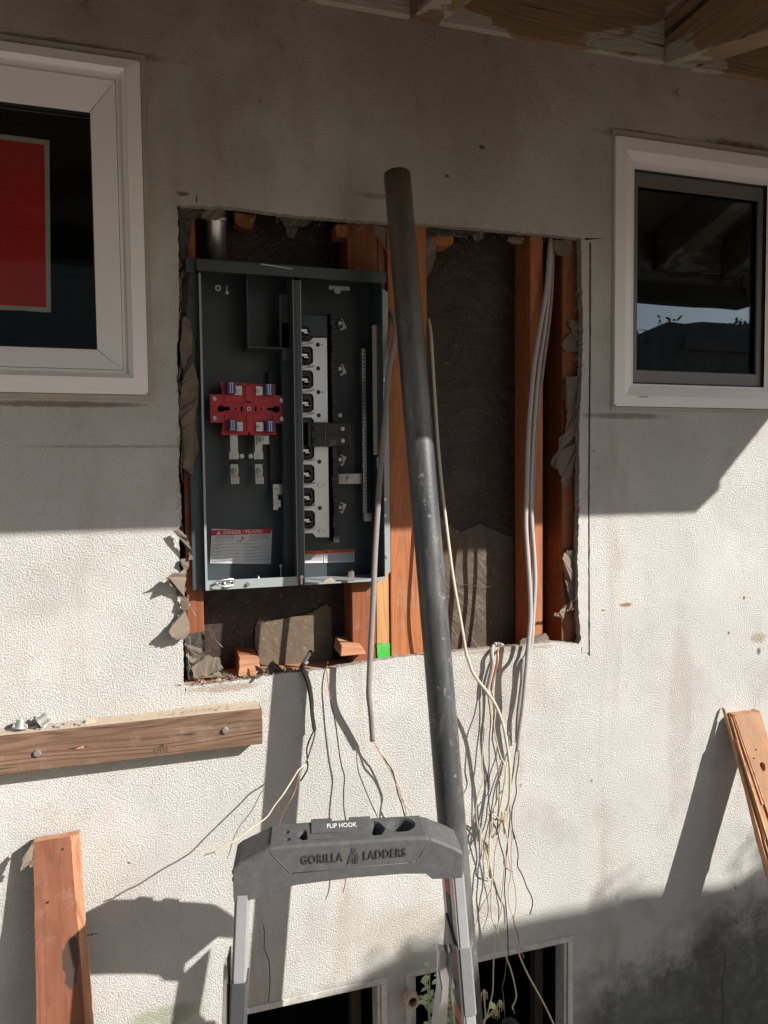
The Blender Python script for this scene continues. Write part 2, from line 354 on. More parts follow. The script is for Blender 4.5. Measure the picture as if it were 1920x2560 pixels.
M['nm_cream'] = simple('cream_sheath_cable', (.46, .42, .32), .6, 0, .18, 90, .0005)
M['ins_white'] = simple('ivory_insulation', (.48, .42, .29), .55, 0, .15, 80)
M['ins_black'] = simple('black_insulation', (.02, .018, .02), .45, 0, .3, 80)
M['copper'] = simple('dull_copper', (.48, .22, .13), .45, .6, .3, 80)
M['wire'] = simple('grey_steel_wire', (.30, .28, .25), .6, .5, .4, 90)
M['label_metal'] = simple('bright_terminal_metal', (.70, .70, .69), .4, .3)
M['sheath_dark'] = simple('dusty_black_sheath', (.055, .048, .044), .8, 0, .35, 140, .001)
M['rail_alu'] = simple('rail_aluminium', (.52, .52, .53), .4, .6, .06, 40)
M['gutter'] = simple('brown_gutter', (.06, .045, .035), .6)
M['joist'] = simple('dark_joist', (.045, .028, .018), .9, 0, .3, 30)
M['tie'] = simple('dull_tie_wire', (.12, .105, .09), .7, .3, .4, 90)
M['vinyl'] = simple('white_vinyl', (.80, .77, .75), .42, 0, .03, 6)
M['trim'] = simple('dirty_trim', (.36, .32, .27), .7, 0, .2, 18)
M['seam'] = simple('dark_seam', (.10, .09, .08), .8)
M['gasket'] = simple('black_gasket', (.015, .015, .015), .6)
M['screenframe'] = simple('bronze_screen_frame', (.15, .145, .15), .5, .2, .06)
M['green'] = simple('green_paint', (.035, .40, .035), .75, 0, .3, 160, .0008, dust=(.20, .36, .14))
M['paint_strip'] = simple('flaking_paint_trim', (.56, .54, .49), .9, 0, .15, 40, .003, dust=(.30, .275, .235))
M['dark'] = simple('dark_interior', (.022, .020, .018), .9)
M['curtain'] = simple('dark_green_wall', (.035, .045, .035), .9, 0, .2, 5)
M['poster_red'] = simple('poster_red', (.62, .022, .03), .6, 0, .05, 3)
M['poster_edge'] = simple('poster_border', (.55, .51, .48), .7, 0, .05, 20)
M['clay'] = simple('pale_clay', (.46, .36, .27), .85, 0, .15, 30, .001)
M['leaf'] = simple('pale_leaf', (.33, .40, .22), .6, 0, .25, 40)
M['leafd'] = simple('hedge_leaf', (.05, .085, .03), .6, 0, .4, 10)
M['dry'] = simple('dry_stem', (.42, .34, .22), .8, 0, .2, 60)
M['fence'] = wood('shadow_fence_boards', (.13, .10, .075), (.24, .19, .145), 2, 20)
M['ground'] = simple('dusty_concrete', (.34, .29, .23), .9, 0, .15, 3, .002)
def glass(name, refl=1.0):
    m = bpy.data.materials.new(name); m.use_nodes = True; t = m.node_tree; t.nodes.clear()
    o = t.nodes.new('ShaderNodeOutputMaterial'); tr = t.nodes.new('ShaderNodeBsdfTransparent'); tr.inputs[0].default_value = (.83, .84, .82, 1)
    gl = t.nodes.new('ShaderNodeBsdfGlossy'); gl.inputs['Color'].default_value = (.66, .82, 1, 1); gl.inputs['Roughness'].default_value = .004; fr = t.nodes.new('ShaderNodeFresnel')  # gloss tinted blue to give the mirrored sky its colour
    ge = t.nodes.new('ShaderNodeNewGeometry'); ma = t.nodes.new('ShaderNodeMath'); ma.operation = 'MULTIPLY_ADD'; ma.inputs[1].default_value = 1/1.5-1.5; ma.inputs[2].default_value = 1.5
    t.links.new(ge.outputs['Backfacing'], ma.inputs[0]); t.links.new(ma.outputs[0], fr.inputs[0])
    mu = t.nodes.new('ShaderNodeMath'); mu.operation = 'MULTIPLY'; mu.inputs[1].default_value = refl
    nz = t.nodes.new('ShaderNodeTexNoise'); nz.inputs['Scale'].default_value = 3; bp = t.nodes.new('ShaderNodeBump'); bp.inputs['Distance'].default_value = .0006; tc = t.nodes.new('ShaderNodeTexCoord'); t.links.new(tc.outputs['Object'], nz.inputs['Vector']); t.links.new(nz.outputs['Fac'], bp.inputs['Height']); t.links.new(bp.outputs[0], gl.inputs['Normal'])
    mx = t.nodes.new('ShaderNodeMixShader'); t.links.new(fr.outputs[0], mu.inputs[0]); t.links.new(mu.outputs[0], mx.inputs[0]); t.links.new(tr.outputs[0], mx.inputs[1]); t.links.new(gl.outputs[0], mx.inputs[2]); t.links.new(mx.outputs[0], o.inputs[0])
    return m
M['glass'] = glass('window_glass', 1.0); M['glass2'] = glass('double_glazing', 1.7)

# ================================================================ SETTING
G0 = -.36
g = MB(); g.vs([(-60, -60, G0), (60, -60, G0), (60, 60, G0), (-60, 60, G0)]); g.face((0, 1, 2, 3)); tag(g.build('ground', M['ground']), kind='structure')
PB = lambda *pts: [PX(x, y) for x, y in pts]
# opening cut for the panel
hole = PB((444, 513), (573, 517), (735, 538), (870, 550), (965, 556), (1044, 559), (1196, 571), (1395, 588), (1453, 596)) + \
    PB((1454, 700), (1458, 790), (1456, 900), (1452, 990), (1449, 1040), (1448, 1280), (1444, 1400), (1446, 1520), (1452, 1600)) + \
    PB((1447, 1610), (1380, 1605), (1330, 1612), (1250, 1618), (1150, 1629), (1060, 1637), (985, 1645), (900, 1658), (820, 1672), (700, 1684), (650, 1693), (560, 1706), (470, 1716)) + \
    PB((459, 1712), (458, 1600), (456, 1500), (450, 1420), (447, 1330), (455, 1295), (452, 1250), (446, 1190), (450, 1090), (445, 1000), (443, 900), (447, 800), (448, 700))
holej = jag(hole, .007, .0028)
def rect(x0, z0, x1, z1): return [(x0, z0), (x1, z0), (x1, z1), (x0, z1)]
LW = (-1.10, 1.759, .041, 2.497); RW = (1.213, 1.757, 2.15, 2.488)
VL = (.190, -.10, .553, .313); VR = (.635, -.10, 1.087, .314)
slots = [jag([PX(1473, 606), PX(1478, 606), PX(1477, 900), PX(1474, 1300), PX(1475, 1640), PX(1471, 1640), PX(1470, 1200), PX(1473, 850)], .012, .0012),
         jag([PX(1462, 594), PX(1517, 596), PX(1462, 600)], .01, .0004), jag([PX(490, 488), PX(493, 488), PX(493, 506), PX(490, 506)], .01, .0003),
         [PX(652, 2290), PX(660, 2330), PX(659, 2370), PX(672, 2405), PX(674, 2460), PX(670, 2505), PX(672.2, 2505), PX(676.2, 2460), PX(674.2, 2404), PX(661.2, 2370), PX(662, 2330)],
         [PX(1810, 2350), PX(1812, 2410), PX(1803, 2450), PX(1806, 2520), PX(1805, 2640), PX(1807.5, 2640), PX(1808.5, 2520), PX(1805.5, 2450), PX(1814.5, 2410)],
         [PX(430, 1714), PX(453, 1712), PX(453, 1715)], [PX(462, 1722), PX(466, 1722), PX(464, 1733)], [PX(1453, 1618), PX(1455, 1618), PX(1455, 1636)]]
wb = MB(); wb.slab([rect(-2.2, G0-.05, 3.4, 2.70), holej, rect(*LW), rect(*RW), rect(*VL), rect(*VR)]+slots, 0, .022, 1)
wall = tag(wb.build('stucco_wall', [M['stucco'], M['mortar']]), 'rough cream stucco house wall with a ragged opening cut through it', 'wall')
# inner face of the wall cavity: old paper, with openings for the windows
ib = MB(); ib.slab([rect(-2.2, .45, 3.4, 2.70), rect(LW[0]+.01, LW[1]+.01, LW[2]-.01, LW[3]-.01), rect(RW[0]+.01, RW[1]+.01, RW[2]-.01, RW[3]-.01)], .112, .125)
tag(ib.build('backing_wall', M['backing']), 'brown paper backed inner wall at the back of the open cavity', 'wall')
# the dark rooms behind the windows and the crawl space
rb = MB(); rb.box((-2.2, .13, .46), (3.4, 3.0, 2.72)); o = rb.build('room_interior', M['curtain']); o['kind'] = 'structure'
bmx = bmesh.new(); bmx.from_mesh(o.data)
bmesh.ops.delete(bmx, geom=[f for f in bmx.faces if abs(f.calc_center_median().y-.13) < .01], context='FACES'); bmx.to_mesh(o.data); bmx.free()
cb = MB(); cb.box((-2.2, .024, G0+.004), (3.4, 2.0, .44)); o = cb.build('crawl_space', M['dark']); o['kind'] = 'structure'
bmx = bmesh.new(); bmx.from_mesh(o.data)
bmesh.ops.delete(bmx, geom=[f for f in bmx.faces if abs(f.calc_center_median().y-.024) < .01], context='FACES'); bmx.to_mesh(o.data); bmx.free()

# ---------------------------------------------------------------- eave
ev = empty('roof_eave', (1.0, 0, 2.67), 'old wooden eave with exposed rafters and peeling cream paint above the wall', 'eave')
SL = -.28
def rafter(x0, x1, z=2.672, h=.16, y1=-.91):
    m = MB(); a = []
    for zz in (0, h):
        a += [(x0, -.003, z+zz), (x1, -.003, z+zz), (x1, y1, z+zz-SL*y1*1.0), (x0, y1, z+zz-SL*y1)]
    m.hexa(a); return m
for x0, x1 in ((-2.2, -2.11), (-1.49, -1.40), (-.78, -.69), (-.07, .02), (.648, .722), (1.362, 1.451), (2.07, 2.16), (2.42, 2.51)):
    rafter(x0, x1).build('rafter', M['eave_y'], ev, .003)
xs = [-2.2, -2.11, -1.49, -1.40, -.78, -.69, -.07, .02, .648, .722, 1.362, 1.451, 2.07, 2.16, 2.42]
for k in range(1, len(xs)-1, 2):
    MB().box((xs[k]+.001, -.016, 2.672), (xs[k+1]-.001, .03, 2.86)).build('blocking_board', M['eave_x'], ev, .002)
d = MB(); d.hexa([(-2.3, .05, 2.833), (2.535, .05, 2.833), (2.535, -.93, 2.833+SL*.93), (-2.3, -.93, 2.833+SL*.93), (-2.3, .05, 2.86), (2.535, .05, 2.86), (2.535, -.93, 2.86+SL*.93), (-2.3, -.93, 2.86+SL*.93)]); d.build('roof_deck', M['deck'], ev)
d = MB().box((-2.3, -.932, 2.38), (2.535, -.912, 2.60)); d.build('fascia', M['eave_x'], ev)
d = MB(); d.box((-2.3, -.953, 2.292), (2.537, -.949, 2.40)); d.box((-2.3, -.949, 2.292), (2.537, -.876, 2.296)); d.box((-2.3, -.880, 2.296), (2.537, -.876, 2.37)); d.build('gutter', M['gutter'], ev)
d = MB(); d.hexa([(2.517, -.003, 2.56), (2.536, -.003, 2.56), (2.536, -.95, 2.295), (2.517, -.95, 2.295), (2.517, -.003, 2.88), (2.536, -.003, 2.88), (2.536, -.95, 2.63), (2.517, -.95, 2.63)]); d.build('barge_board', M['eave_y'], ev)
# keep the daylight out of the house from above
rf = MB().box((-2.3, .06, 2.875), (3.5, 3.1, 2.95)); rf.build('roof_covering', M['deck'], ev)

# ---------------------------------------------------------------- studs and blocks in the cavity
def stud(x0, x1, y0, y1, z0, z1, mat, label, bev=.002):
    o = MB().box((x0, y0, z0), (x1, y1, z1)).build('wall_stud', mat, None, bev)
    return tag(o, label, 'stud', 'studs in the open wall')
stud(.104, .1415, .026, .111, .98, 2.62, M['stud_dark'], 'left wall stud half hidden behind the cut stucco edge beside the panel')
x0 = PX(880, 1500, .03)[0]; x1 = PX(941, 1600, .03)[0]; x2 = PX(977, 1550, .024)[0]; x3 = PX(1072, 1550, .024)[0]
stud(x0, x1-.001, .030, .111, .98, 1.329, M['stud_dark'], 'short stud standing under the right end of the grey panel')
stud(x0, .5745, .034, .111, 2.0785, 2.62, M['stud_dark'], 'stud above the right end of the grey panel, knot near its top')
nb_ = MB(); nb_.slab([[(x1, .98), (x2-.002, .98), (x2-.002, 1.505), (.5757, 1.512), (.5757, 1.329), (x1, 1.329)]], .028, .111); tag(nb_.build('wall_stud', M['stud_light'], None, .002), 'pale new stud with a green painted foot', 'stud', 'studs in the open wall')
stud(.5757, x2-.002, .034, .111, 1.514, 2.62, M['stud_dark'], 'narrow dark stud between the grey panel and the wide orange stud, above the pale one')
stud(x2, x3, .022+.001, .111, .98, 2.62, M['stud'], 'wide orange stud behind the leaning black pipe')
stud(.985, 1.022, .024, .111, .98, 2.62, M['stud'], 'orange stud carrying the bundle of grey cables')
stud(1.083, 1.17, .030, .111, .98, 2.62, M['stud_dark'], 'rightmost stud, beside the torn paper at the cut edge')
gx = (PX(940, 1620, .027)[0], PX(974, 1620, .027)[0])
gm = MB(); a = PX(937, 1607, .0275); b = PX(975, 1608, .0275)
gm.slab([jag([(x1+.0012, 1.08), (x2-.003, 1.08), (x2-.003, b[1]), (x1+.0012, a[1])], .004, .0035)], .0262, .0278); gm.build('green_paint', M['green'], bpy.data.objects['wall_stud.003'])
def flap(px, y, mat, label, name='torn_paper', curl=.012, ripple=.006, seed=0, group='torn building paper around the opening', cat='paper'):
    pts = []
    for q in px:
        yy = q[2] if len(q) > 2 else y
        p = P(q[0], q[1], yy); pts.append((p.x, p.z, yy))
    L2 = [(a+random.uniform(-.0011, .0011), b+random.uniform(-.0011, .0011)) for a, b in jag([(a, b) for a, b, c in pts], .0035, .0022)]; inner = []
    xs_ = [p[0] for p in L2]; zs_ = [p[1] for p in L2]; st = .006
    xx = min(xs_)
    while xx < max(xs_):
        zz = min(zs_)
        while zz < max(zs_): inner.append((xx+random.uniform(-.0015, .0015), zz+random.uniform(-.0015, .0015))); zz += st
        xx += st
    n0 = len(L2)
    vo, _, fo, *_r2 = delaunay_2d_cdt([Vector(p) for p in L2+inner], [], [list(range(n0))], 3, 1e-6)
    def yat(x, z):
        s = ws = 0
        for a, b, c in pts:
            w_ = 1/((x-a)**2+(z-b)**2+1e-6); s += c*w_; ws += w_
        return s/ws + ripple*(.9-3.2*abs(noise.noise(Vector((x*26+seed, z*16+x*9, seed*1.7)))))+ripple*.7*(.5-2*abs(noise.noise(Vector((x*70+seed, z*90-x*30, seed)))))
    m = MB(); F = m.vs([(v.x, yat(v.x, v.y), v.y) for v in vo])
    for f in fo: m.face(f)
    o = m.build(name, mat); s_ = o.modifiers.new('thick', 'SOLIDIFY'); s_.thickness = .0009
    return tag(o, label, cat, group)
flap([(640, 1560), (700, 1548), (770, 1536), (815, 1510), (828, 1520), (832, 1600), (830, 1648), (800, 1672), (740, 1682), (690, 1676), (652, 1660), (636, 1610)], .105, M['scrap'], 'sunlit backing paper as a lighter painted patch in the bay under the panel', seed=40, ripple=.0007)  # this torn_paper object stands in for sun on the backing
M['backing_lit'] = paperm('lit_bay_backing', (.050, .034, .022), (.105, .076, .050), .6, .006)  # backing paper lightened to stand for sun in the right bay
flap([(1096, 1290), (1150, 1330), (1200, 1310), (1283, 1345), (1284, 1460), (1284, 1640), (1180, 1658), (1096, 1658), (1090, 1480)], .106, M['backing_lit'], 'backing paper painted lighter for the sun in the bay right of the black pipe', seed=41, ripple=.001)  # this torn_paper object stands in for sun on the backing
# fire blocks seen at the top of the opening and stub blocks at the bottom
def block(pts, y0, y1, mat, label, name='wood_block'):
    m = MB(); m.slab([jag([PX(x, y, y0) for x, y in pts], .01, .0016)], y0, y1)
    return tag(m.build(name, mat), label, 'wood block', 'cut blocks in the wall opening')
block([(587, 530), (640, 540), (630, 572), (600, 566), (588, 555)], .045, .09, M['stud_dark'], 'small dark block under the top edge beside the steel conduit')
block([(838, 562), (905, 560), (903, 580), (882, 593), (842, 592)], .035, .08, M['stud'], 'orange block end at the top of the opening, left of the black pipe')
block([(1082, 590), (1134, 590), (1132, 610), (1110, 616), (1085, 612)], .035, .09, M['stud'], 'orange block end at the top of the opening, right of the black pipe')
block([(600, 1644), (648, 1645), (652, 1690), (596, 1690)], .012, .045, M['block'], 'short upright wood stub on the sill below the panel')
block([(596, 1634), (640, 1632), (645, 1690), (594, 1690)], .05, .108, M['stud_dark'], 'dark block behind the upright wood stub on the sill')
bm_ = MB(); a = [P(850, 1651, .01), P(915, 1647, .01)]
bm_.hexa([(a[0].x, .004, 1.152), (a[1].x, .004, 1.152), (a[1].x, .075, 1.158), (a[0].x, .075, 1.158), (a[0].x+.003, .006, 1.178), (a[1].x-.012, .006, 1.172), (a[1].x-.014, .075, 1.182), (a[0].x+.006, .075, 1.187)])
tag(bm_.build('wood_block', M['block'], None, .002), 'flat pinkish wood offcut lying on the sill left of the hanging cable', 'wood block', 'cut blocks in the wall opening')

# ---------------------------------------------------------------- torn paper and lath wire
flap([(434, 1328), (447, 1322, -.02), (468, 1345, -.03), (479, 1372, -.025), (484, 1400), (474, 1399), (468, 1372), (452, 1350)], -.015, M['felt'], 'thin curled strip of torn paper at the left edge below the shadow line', seed=1)
flap([(450, 1398), (472, 1395), (473, 1412), (466, 1432), (470, 1445), (458, 1424), (452, 1412)], -.01, M['felt'], 'small ragged scrap of torn paper just under the curled strip', seed=2)
flap([(414, 1446, -.045), (440, 1432, -.03), (463, 1426), (466, 1450), (462, 1490), (477, 1512), (462, 1527), (452, 1522), (451, 1498), (440, 1476), (426, 1462, -.04)], -.012, M['felt'], 'large brown paper flap sticking out over the left edge', seed=3)
flap([(452, 1530, -.01), (466, 1528), (475, 1560), (474, 1586), (456, 1600), (430, 1594, -.035), (422, 1580, -.04), (436, 1556, -.02)], -.015, M['felt'], 'hanging grey paper flap lowest on the left edge', seed=4)
flap([(462, 1585), (512, 1578), (514, 1650), (516, 1690), (470, 1700), (464, 1640)], .014, M['felt_dark'], 'crumpled grey felt covering the foot of the left stud', seed=5)
flap([(462, 1608, .0), (505, 1625, .0), (500, 1650, .006), (478, 1655), (466, 1640)], .01, M['felt'], 'small folded paper piece on the foot of the left stud', seed=6)
flap([(480, 1668), (515, 1640), (548, 1645, .01), (560, 1672), (520, 1690), (486, 1700)], .004, M['felt'], 'wrinkled paper lying in the bottom left corner of the opening', seed=7)
flap([(530, 1680), (545, 1672, .03), (580, 1685), (592, 1692, -.005), (560, 1696), (525, 1694)], .012, M['felt'], 'low paper scrap on the sill next to the wood stub', seed=8)
flap([(634, 1662, .004), (663, 1672, -.02), (661, 1682, -.022), (645, 1700, -.018), (636, 1696, -.012), (646, 1680, -.008)], -.01, M['felt'], 'pale curled paper tongue over the sill in front of the wood stub', seed=9)
flap([(668, 1664), (682, 1650, .02), (700, 1668), (712, 1680), (690, 1684), (666, 1682)], .012, M['felt_dark'], 'dark paper scrap standing on the sill left of the black cable', seed=10)
flap([(450, 690), (478, 640), (470, 720), (480, 800), (492, 860), (500, 960), (506, 1180), (486, 1200), (470, 1190), (452, 1100), (447, 950), (449, 820)], .010, M['felt_dark'], 'long crumpled dark paper between the left stucco edge and the panel', seed=11, ripple=.012)
flap([(458, 790), (478, 800), (485, 860), (480, 900), (500, 960), (488, 1060), (500, 1120), (480, 1185), (455, 1170), (450, 1000), (458, 930), (450, 870)], .001, M['felt'], 'brown crumpled paper wad left of the red meter block', seed=12, ripple=.012)
flap([(447, 516), (500, 520), (505, 545), (480, 548), (470, 640), (460, 700), (452, 700), (449, 600)], .014, M['felt_dark'], 'dark paper hanging in the top left corner of the opening', seed=13, ripple=.01)
flap([(500, 522), (560, 524), (556, 546), (536, 552), (505, 545)], .026, M['felt'], 'strip of paper over the top of the steel conduit', seed=14)
flap([(690, 540), (790, 548), (770, 560), (745, 572), (735, 598), (722, 590), (712, 566)], .03, M['felt_dark'], 'pointed dark paper shred hanging from the top edge above the panel', seed=15)
flap([(930, 560), (972, 562), (985, 640), (970, 640), (950, 600), (935, 580)], .027, M['felt'], 'paper shred hanging left of the top of the black pipe', seed=16)
flap([(1044, 590, .03), (1060, 575), (1092, 610), (1090, 640), (1072, 690), (1058, 694), (1046, 640)], .03, M['felt'], 'broad brown paper tongue hanging right of the black pipe', seed=17)
flap([(1046, 562), (1140, 572), (1210, 580), (1208, 598), (1188, 606), (1172, 582), (1120, 590), (1080, 592), (1050, 590)], .03, M['felt_dark'], 'dark paper fringe along the top edge right of the pipe', seed=18)
flap([(1275, 590), (1310, 594), (1308, 608), (1280, 610), (1266, 602)], .025, M['felt'], 'small paper scrap at the top of the cable stud', seed=19)
flap([(1384, 600), (1420, 600), (1438, 612), (1440, 630), (1420, 642), (1392, 638), (1386, 620)], .026, M['felt'], 'square paper scrap in the top right corner of the opening', seed=20)
flap([(1448, 800), (1425, 798), (1422, 812), (1434, 830), (1420, 838), (1404, 862), (1420, 880), (1446, 878)], .02, M['felt'], 'grey paper scrap on the right edge beside the upper crack', seed=21)
flap([(1446, 940), (1414, 942), (1412, 1000), (1416, 1060), (1412, 1085), (1398, 1095), (1402, 1120), (1383, 1150), (1384, 1165), (1406, 1192), (1410, 1222), (1424, 1215), (1436, 1180), (1440, 1060)], .018, M['felt'], 'longest torn grey paper edge on the right side of the opening', seed=22, ripple=.012)
flap([(1418, 1376), (1438, 1374), (1438, 1480), (1432, 1530), (1420, 1480), (1414, 1440), (1406, 1398, -.004)], .014, M['felt'], 'narrow paper strip low on the right edge', seed=23)
flap([(1426, 1500), (1418, 1512), (1400, 1530, -.01), (1384, 1538, -.016), (1408, 1548, -.01), (1412, 1530), (1430, 1524)], .006, M['felt'], 'lowest paper scrap on the right edge, curled toward the stud', seed=24)
flap([(1296, 1600), (1330, 1592), (1366, 1584), (1372, 1592), (1378, 1606), (1340, 1612), (1300, 1614)], .016, M['felt'], 'grey paper scrap on the sill at the foot of the cable stud', seed=25)
def lath(name, segs, label):
    e = empty(name, P(*segs[0][0]), label, 'wire', 'lath wire at the cut edges')
    for s_ in segs: m = MB(); m.tube([P(x, y, yy) for x, y, yy in s_], .0007, 5); m.build('wire_end', M['wire'], e)
    return e
random.seed(11)
segs = []
y = 640
while y < 1300:
    x = 447+random.uniform(-4, 2); segs.append([(x, y, .004), (x+random.uniform(2, 10), y+random.uniform(12, 22), -.004+random.uniform(-.006, .004)), (x+random.uniform(-8, 8), y+random.uniform(26, 44), .0), (x+random.uniform(4, 14), y+random.uniform(48, 62), .012)]); y += random.uniform(24, 50)
lath('chicken_wire', segs, 'broken chicken wire ends along the left edge of the opening')
segs = []
for x in (640, 690, 738, 800, 846, 905, 1048, 1094):
    yy = 522+(x-450)*.077; segs.append([(x, yy-4, .01), (x+random.uniform(-6, 4), yy+9, .004), (x+random.uniform(-14, 10), yy+18, .002)])
segs.append([(1122, 566, .012), (1138, 590, .004), (1164, 592, .004), (1178, 574, .012)]); segs.append([(1164, 592, .004), (1168, 598, .0)])
for x in (1206, 1258, 1284, 1330, 1366, 1404): segs.append([(x, 574+(x-1200)*.1, .01), (x-4, 586+(x-1200)*.1, .004)])
lath('chicken_wire', segs, 'short chicken wire ends along the top edge of the opening')
segs = []
y = 680
while y < 1560:
    x = 1444+random.uniform(-3, 2); segs.append([(x+6, y, .008), (x, y+8, .002), (x-random.uniform(2, 8), y+random.uniform(10, 26), .004)]); y += random.uniform(26, 60)
lath('chicken_wire', segs, 'chicken wire ends along the right edge of the opening')
lath('chicken_wire', [[(474, 1590, .0), (476, 1620, -.004), (481, 1625, -.006)], [(470, 1630, .0), (472, 1660, -.002), (492, 1696, -.004), (524, 1692, -.006), (530, 1688, -.004)], [(476, 1664, 0), (470, 1684, -.003)], [(477, 1518, -.005), (492, 1545, -.012)], [(535, 1595, .02), (556, 1618, .0)]], 'bent chicken wire in the bottom left corner of the opening')
# loose string like wires in front of the backing paper
for k, pts in enumerate(([(1124, 657), (1160, 660), (1200, 664), (1240, 690), (1270, 725), (1286, 745)], [(1127, 680), (1165, 664), (1200, 652), (1280, 650)], [(1128, 817), (1180, 823), (1220, 828), (1282, 818)], [(1119, 866), (1200, 868), (1250, 880), (1282, 894)], [(1127, 978), (1200, 972), (1282, 957)], [(1140, 1022), (1210, 1030), (1270, 1056)], [(1130, 1458), (1180, 1464), (1210, 1466), (1280, 1470)], [(570, 620), (640, 615), (740, 608), (830, 602)], [(1142, 1312), (1280, 1320)], [(1280, 1162), (1160, 1294)], [(1140, 1104), (1200, 1100), (1280, 1108)])):
    m = MB(); m.tube(smooth([P(x, y, .098) for x, y in pts], 4), .00055, 5)
    tag(m.build('tie_wire', M['tie']), ['highest of the thin wires crossing the bay right of the pipe, arched down', 'thin wire crossing the arched one near the top of the right bay', 'thin sagging wire in the upper middle of the right bay', 'thin wire just below the sagging one, falling to the right', 'thin wire rising to the right in the middle of the right bay', 'faint thin wire falling right, in the middle of the right bay', 'lowest thin wire in the right bay, catching the sun', 'thin wire stretched behind the top of the panel beside the conduit', 'level thin wire just above the sunlit patch of paper', 'long slanting thin wire in the lower right bay', 'faint level wire at pipe sunline height in the right bay'][k], 'wire', 'thin wires stretched across the wall cavity')
# ================================================================ WINDOWS
def frame_loop(m, outer, inner, y0, y1, mi=None, y0i=None):
    """mitred frame: outer/inner = (x0,z0,x1,z1); front face may slope from y0 to y0i"""
    y0i = y0 if y0i is None else y0i
    def cs(r, y): return [(r[0], y, r[1]), (r[2], y, r[1]), (r[2], y, r[3]), (r[0], y, r[3])]
    A = m.vs(cs(outer, y0)); B = m.vs(cs(inner, y0i)); Cc = m.vs(cs(inner, y1)); D = m.vs(cs(outer, y1))
    for k in range(4):
        j = (k+1) % 4
        m.face((A[k], A[j], B[j], B[k]), mi); m.face((B[k], B[j], Cc[j], Cc[k]), mi); m.face((Cc[k], Cc[j], D[j], D[k]), mi); m.face((D[k], D[j], A[j], A[k]), mi)
    return m
def seams(m, outer, inner, y, yi, w_=.0007):
    for (a, b) in (((outer[0], outer[1]), (inner[0], inner[1])), ((outer[2], outer[1]), (inner[2], inner[1])), ((outer[2], outer[3]), (inner[2], inner[3])), ((outer[0], outer[3]), (inner[0], inner[3]))):
        m.tube([(a[0], y-.0002, a[1]), (b[0], yi-.0002, b[1])], w_, 4)
def inset(r, d): return (r[0]+d, r[1]+d, r[2]-d, r[3]-d)
win = empty('window', (-.5, 0, 1.76), 'white vinyl window at the left with a red poster behind its glass', 'window')
t = MB(); frame_loop(t, (LW[0], LW[1], LW[2]+.001, LW[3]), (LW[0]+.012, LW[1]+.011, LW[2]-.009, LW[3]-.016), -.003, .05); t.build('outer_trim', M['trim'], win)
o0 = (LW[0]+.012, LW[1]+.012, .031, 2.480)
f = MB(); r1 = (-1.055, 1.816, -.009, 2.451); r1b = (-1.05, 1.822, -.013, 2.447)
frame_loop(f, o0, (-1.063, 1.806, .001, 2.459), -.010, .05, y0i=-.014)
frame_loop(f, (-1.0626, 1.8064, .0006, 2.4586), r1, -.0139, .05, y0i=-.004)
fo = f.build('window_frame', M['vinyl'], win)
f = MB(); s0 = (-1.046, 1.824, -.0195, 2.437); s1 = (-1.0, 1.868, -.0725, 2.371)
frame_loop(f, r1, s0, .004, .05)
frame_loop(f, inset(s0, .0008), s1, -.001, .05, y0i=.012)
sa = f.build('sash', M['vinyl'], win, .0008)
f = MB(); seams(f, s0, s1, -.0006, .0122); seams(f, o0, r1, -.0106, -.0045); f.build('mitre_seam', M['seam'], sa)
f = MB(); frame_loop(f, inset(s1, -.0005), inset(s1, .003), .018, .04); f.build('gasket', M['gasket'], sa)
f = MB(); f.box((-.084, -.0126, 1.798), (-.042, -.0115, 1.8005)); f.box((-.084, -.0126, 1.8035), (-.042, -.0115, 1.806)); f.box((-.086, -.0126, 1.799), (-.083, -.0115, 1.805)); f.box((-.043, -.0126, 1.799), (-.040, -.0115, 1.805)); f.build('weep_slot', M['inkgrey'], fo)
f = MB().box((-.998, .026, 1.87), (-.074, .029, 2.37)); f.build('pane', M['glass'], win)
# poster behind the glass
pe = MB(); pe.slab([jag([(-.62, 1.952), (-.166, 1.950), (-.158, 2.315), (-.62, 2.322)], .03, .001)], .048, .0492)
po = pe.build('wall_poster', M['poster_edge']); tag(po, 'plain red poster with a pale border standing behind the left window glass', 'poster')
pr = MB(); pr.slab([[(-.61, 1.961), (-.175, 1.9600), (-.168, 2.304), (-.61, 2.312)]], .0472, .0479); pr.build('red_panel', M['poster_red'], po)

win2 = empty('window', (1.6, 0, 1.76), 'white vinyl sliding window at the right with an insect screen', 'window')
t = MB(); frame_loop(t, (RW[0]-.001, RW[1], RW[2], RW[3]), (RW[0]+.004, RW[1]+.008, RW[2]-.01, RW[3]-.018), -.003, .05); t.build('outer_trim', M['trim'], win2)
o1 = (1.2175, 1.766, 2.14, 2.469); i1 = (1.272, 1.818, 2.09, 2.412)
f = MB(); frame_loop(f, o1, inset(i1, -.024), -.010, .06, y0i=-.012); frame_loop(f, inset(i1, -.0238), i1, -.0118, .06, y0i=-.002); fo = f.build('window_frame', M['vinyl'], win2)
f = MB(); i2 = (1.276, 1.822, 2.085, 2.402); frame_loop(f, inset(i1, .0006), (1.284, 1.828, 1.726, 2.398), .004, .06); f.box((1.726, .0035, 1.8189), (1.742, .06, 2.4108)); f.box((1.746, -.002, 1.8189), (1.764, .06, 2.4108)); f.build('sash', M['vinyl'], win2)
f = MB(); seams(f, o1, i1, -.0106, -.0024); f.build('mitre_seam', M['seam'], fo)
f = MB(); f.box((1.236+.056, -.0125, 1.7905), (1.236+.085, -.0115, 1.7925)); f.build('weep_slot', M['seam'], fo)
f = MB(); frame_loop(f, (1.2842, 1.8282, 1.7258, 2.3978), (1.288, 1.833, 1.722, 2.393), .010, .05); f.build('gasket', M['gasket'], win2)
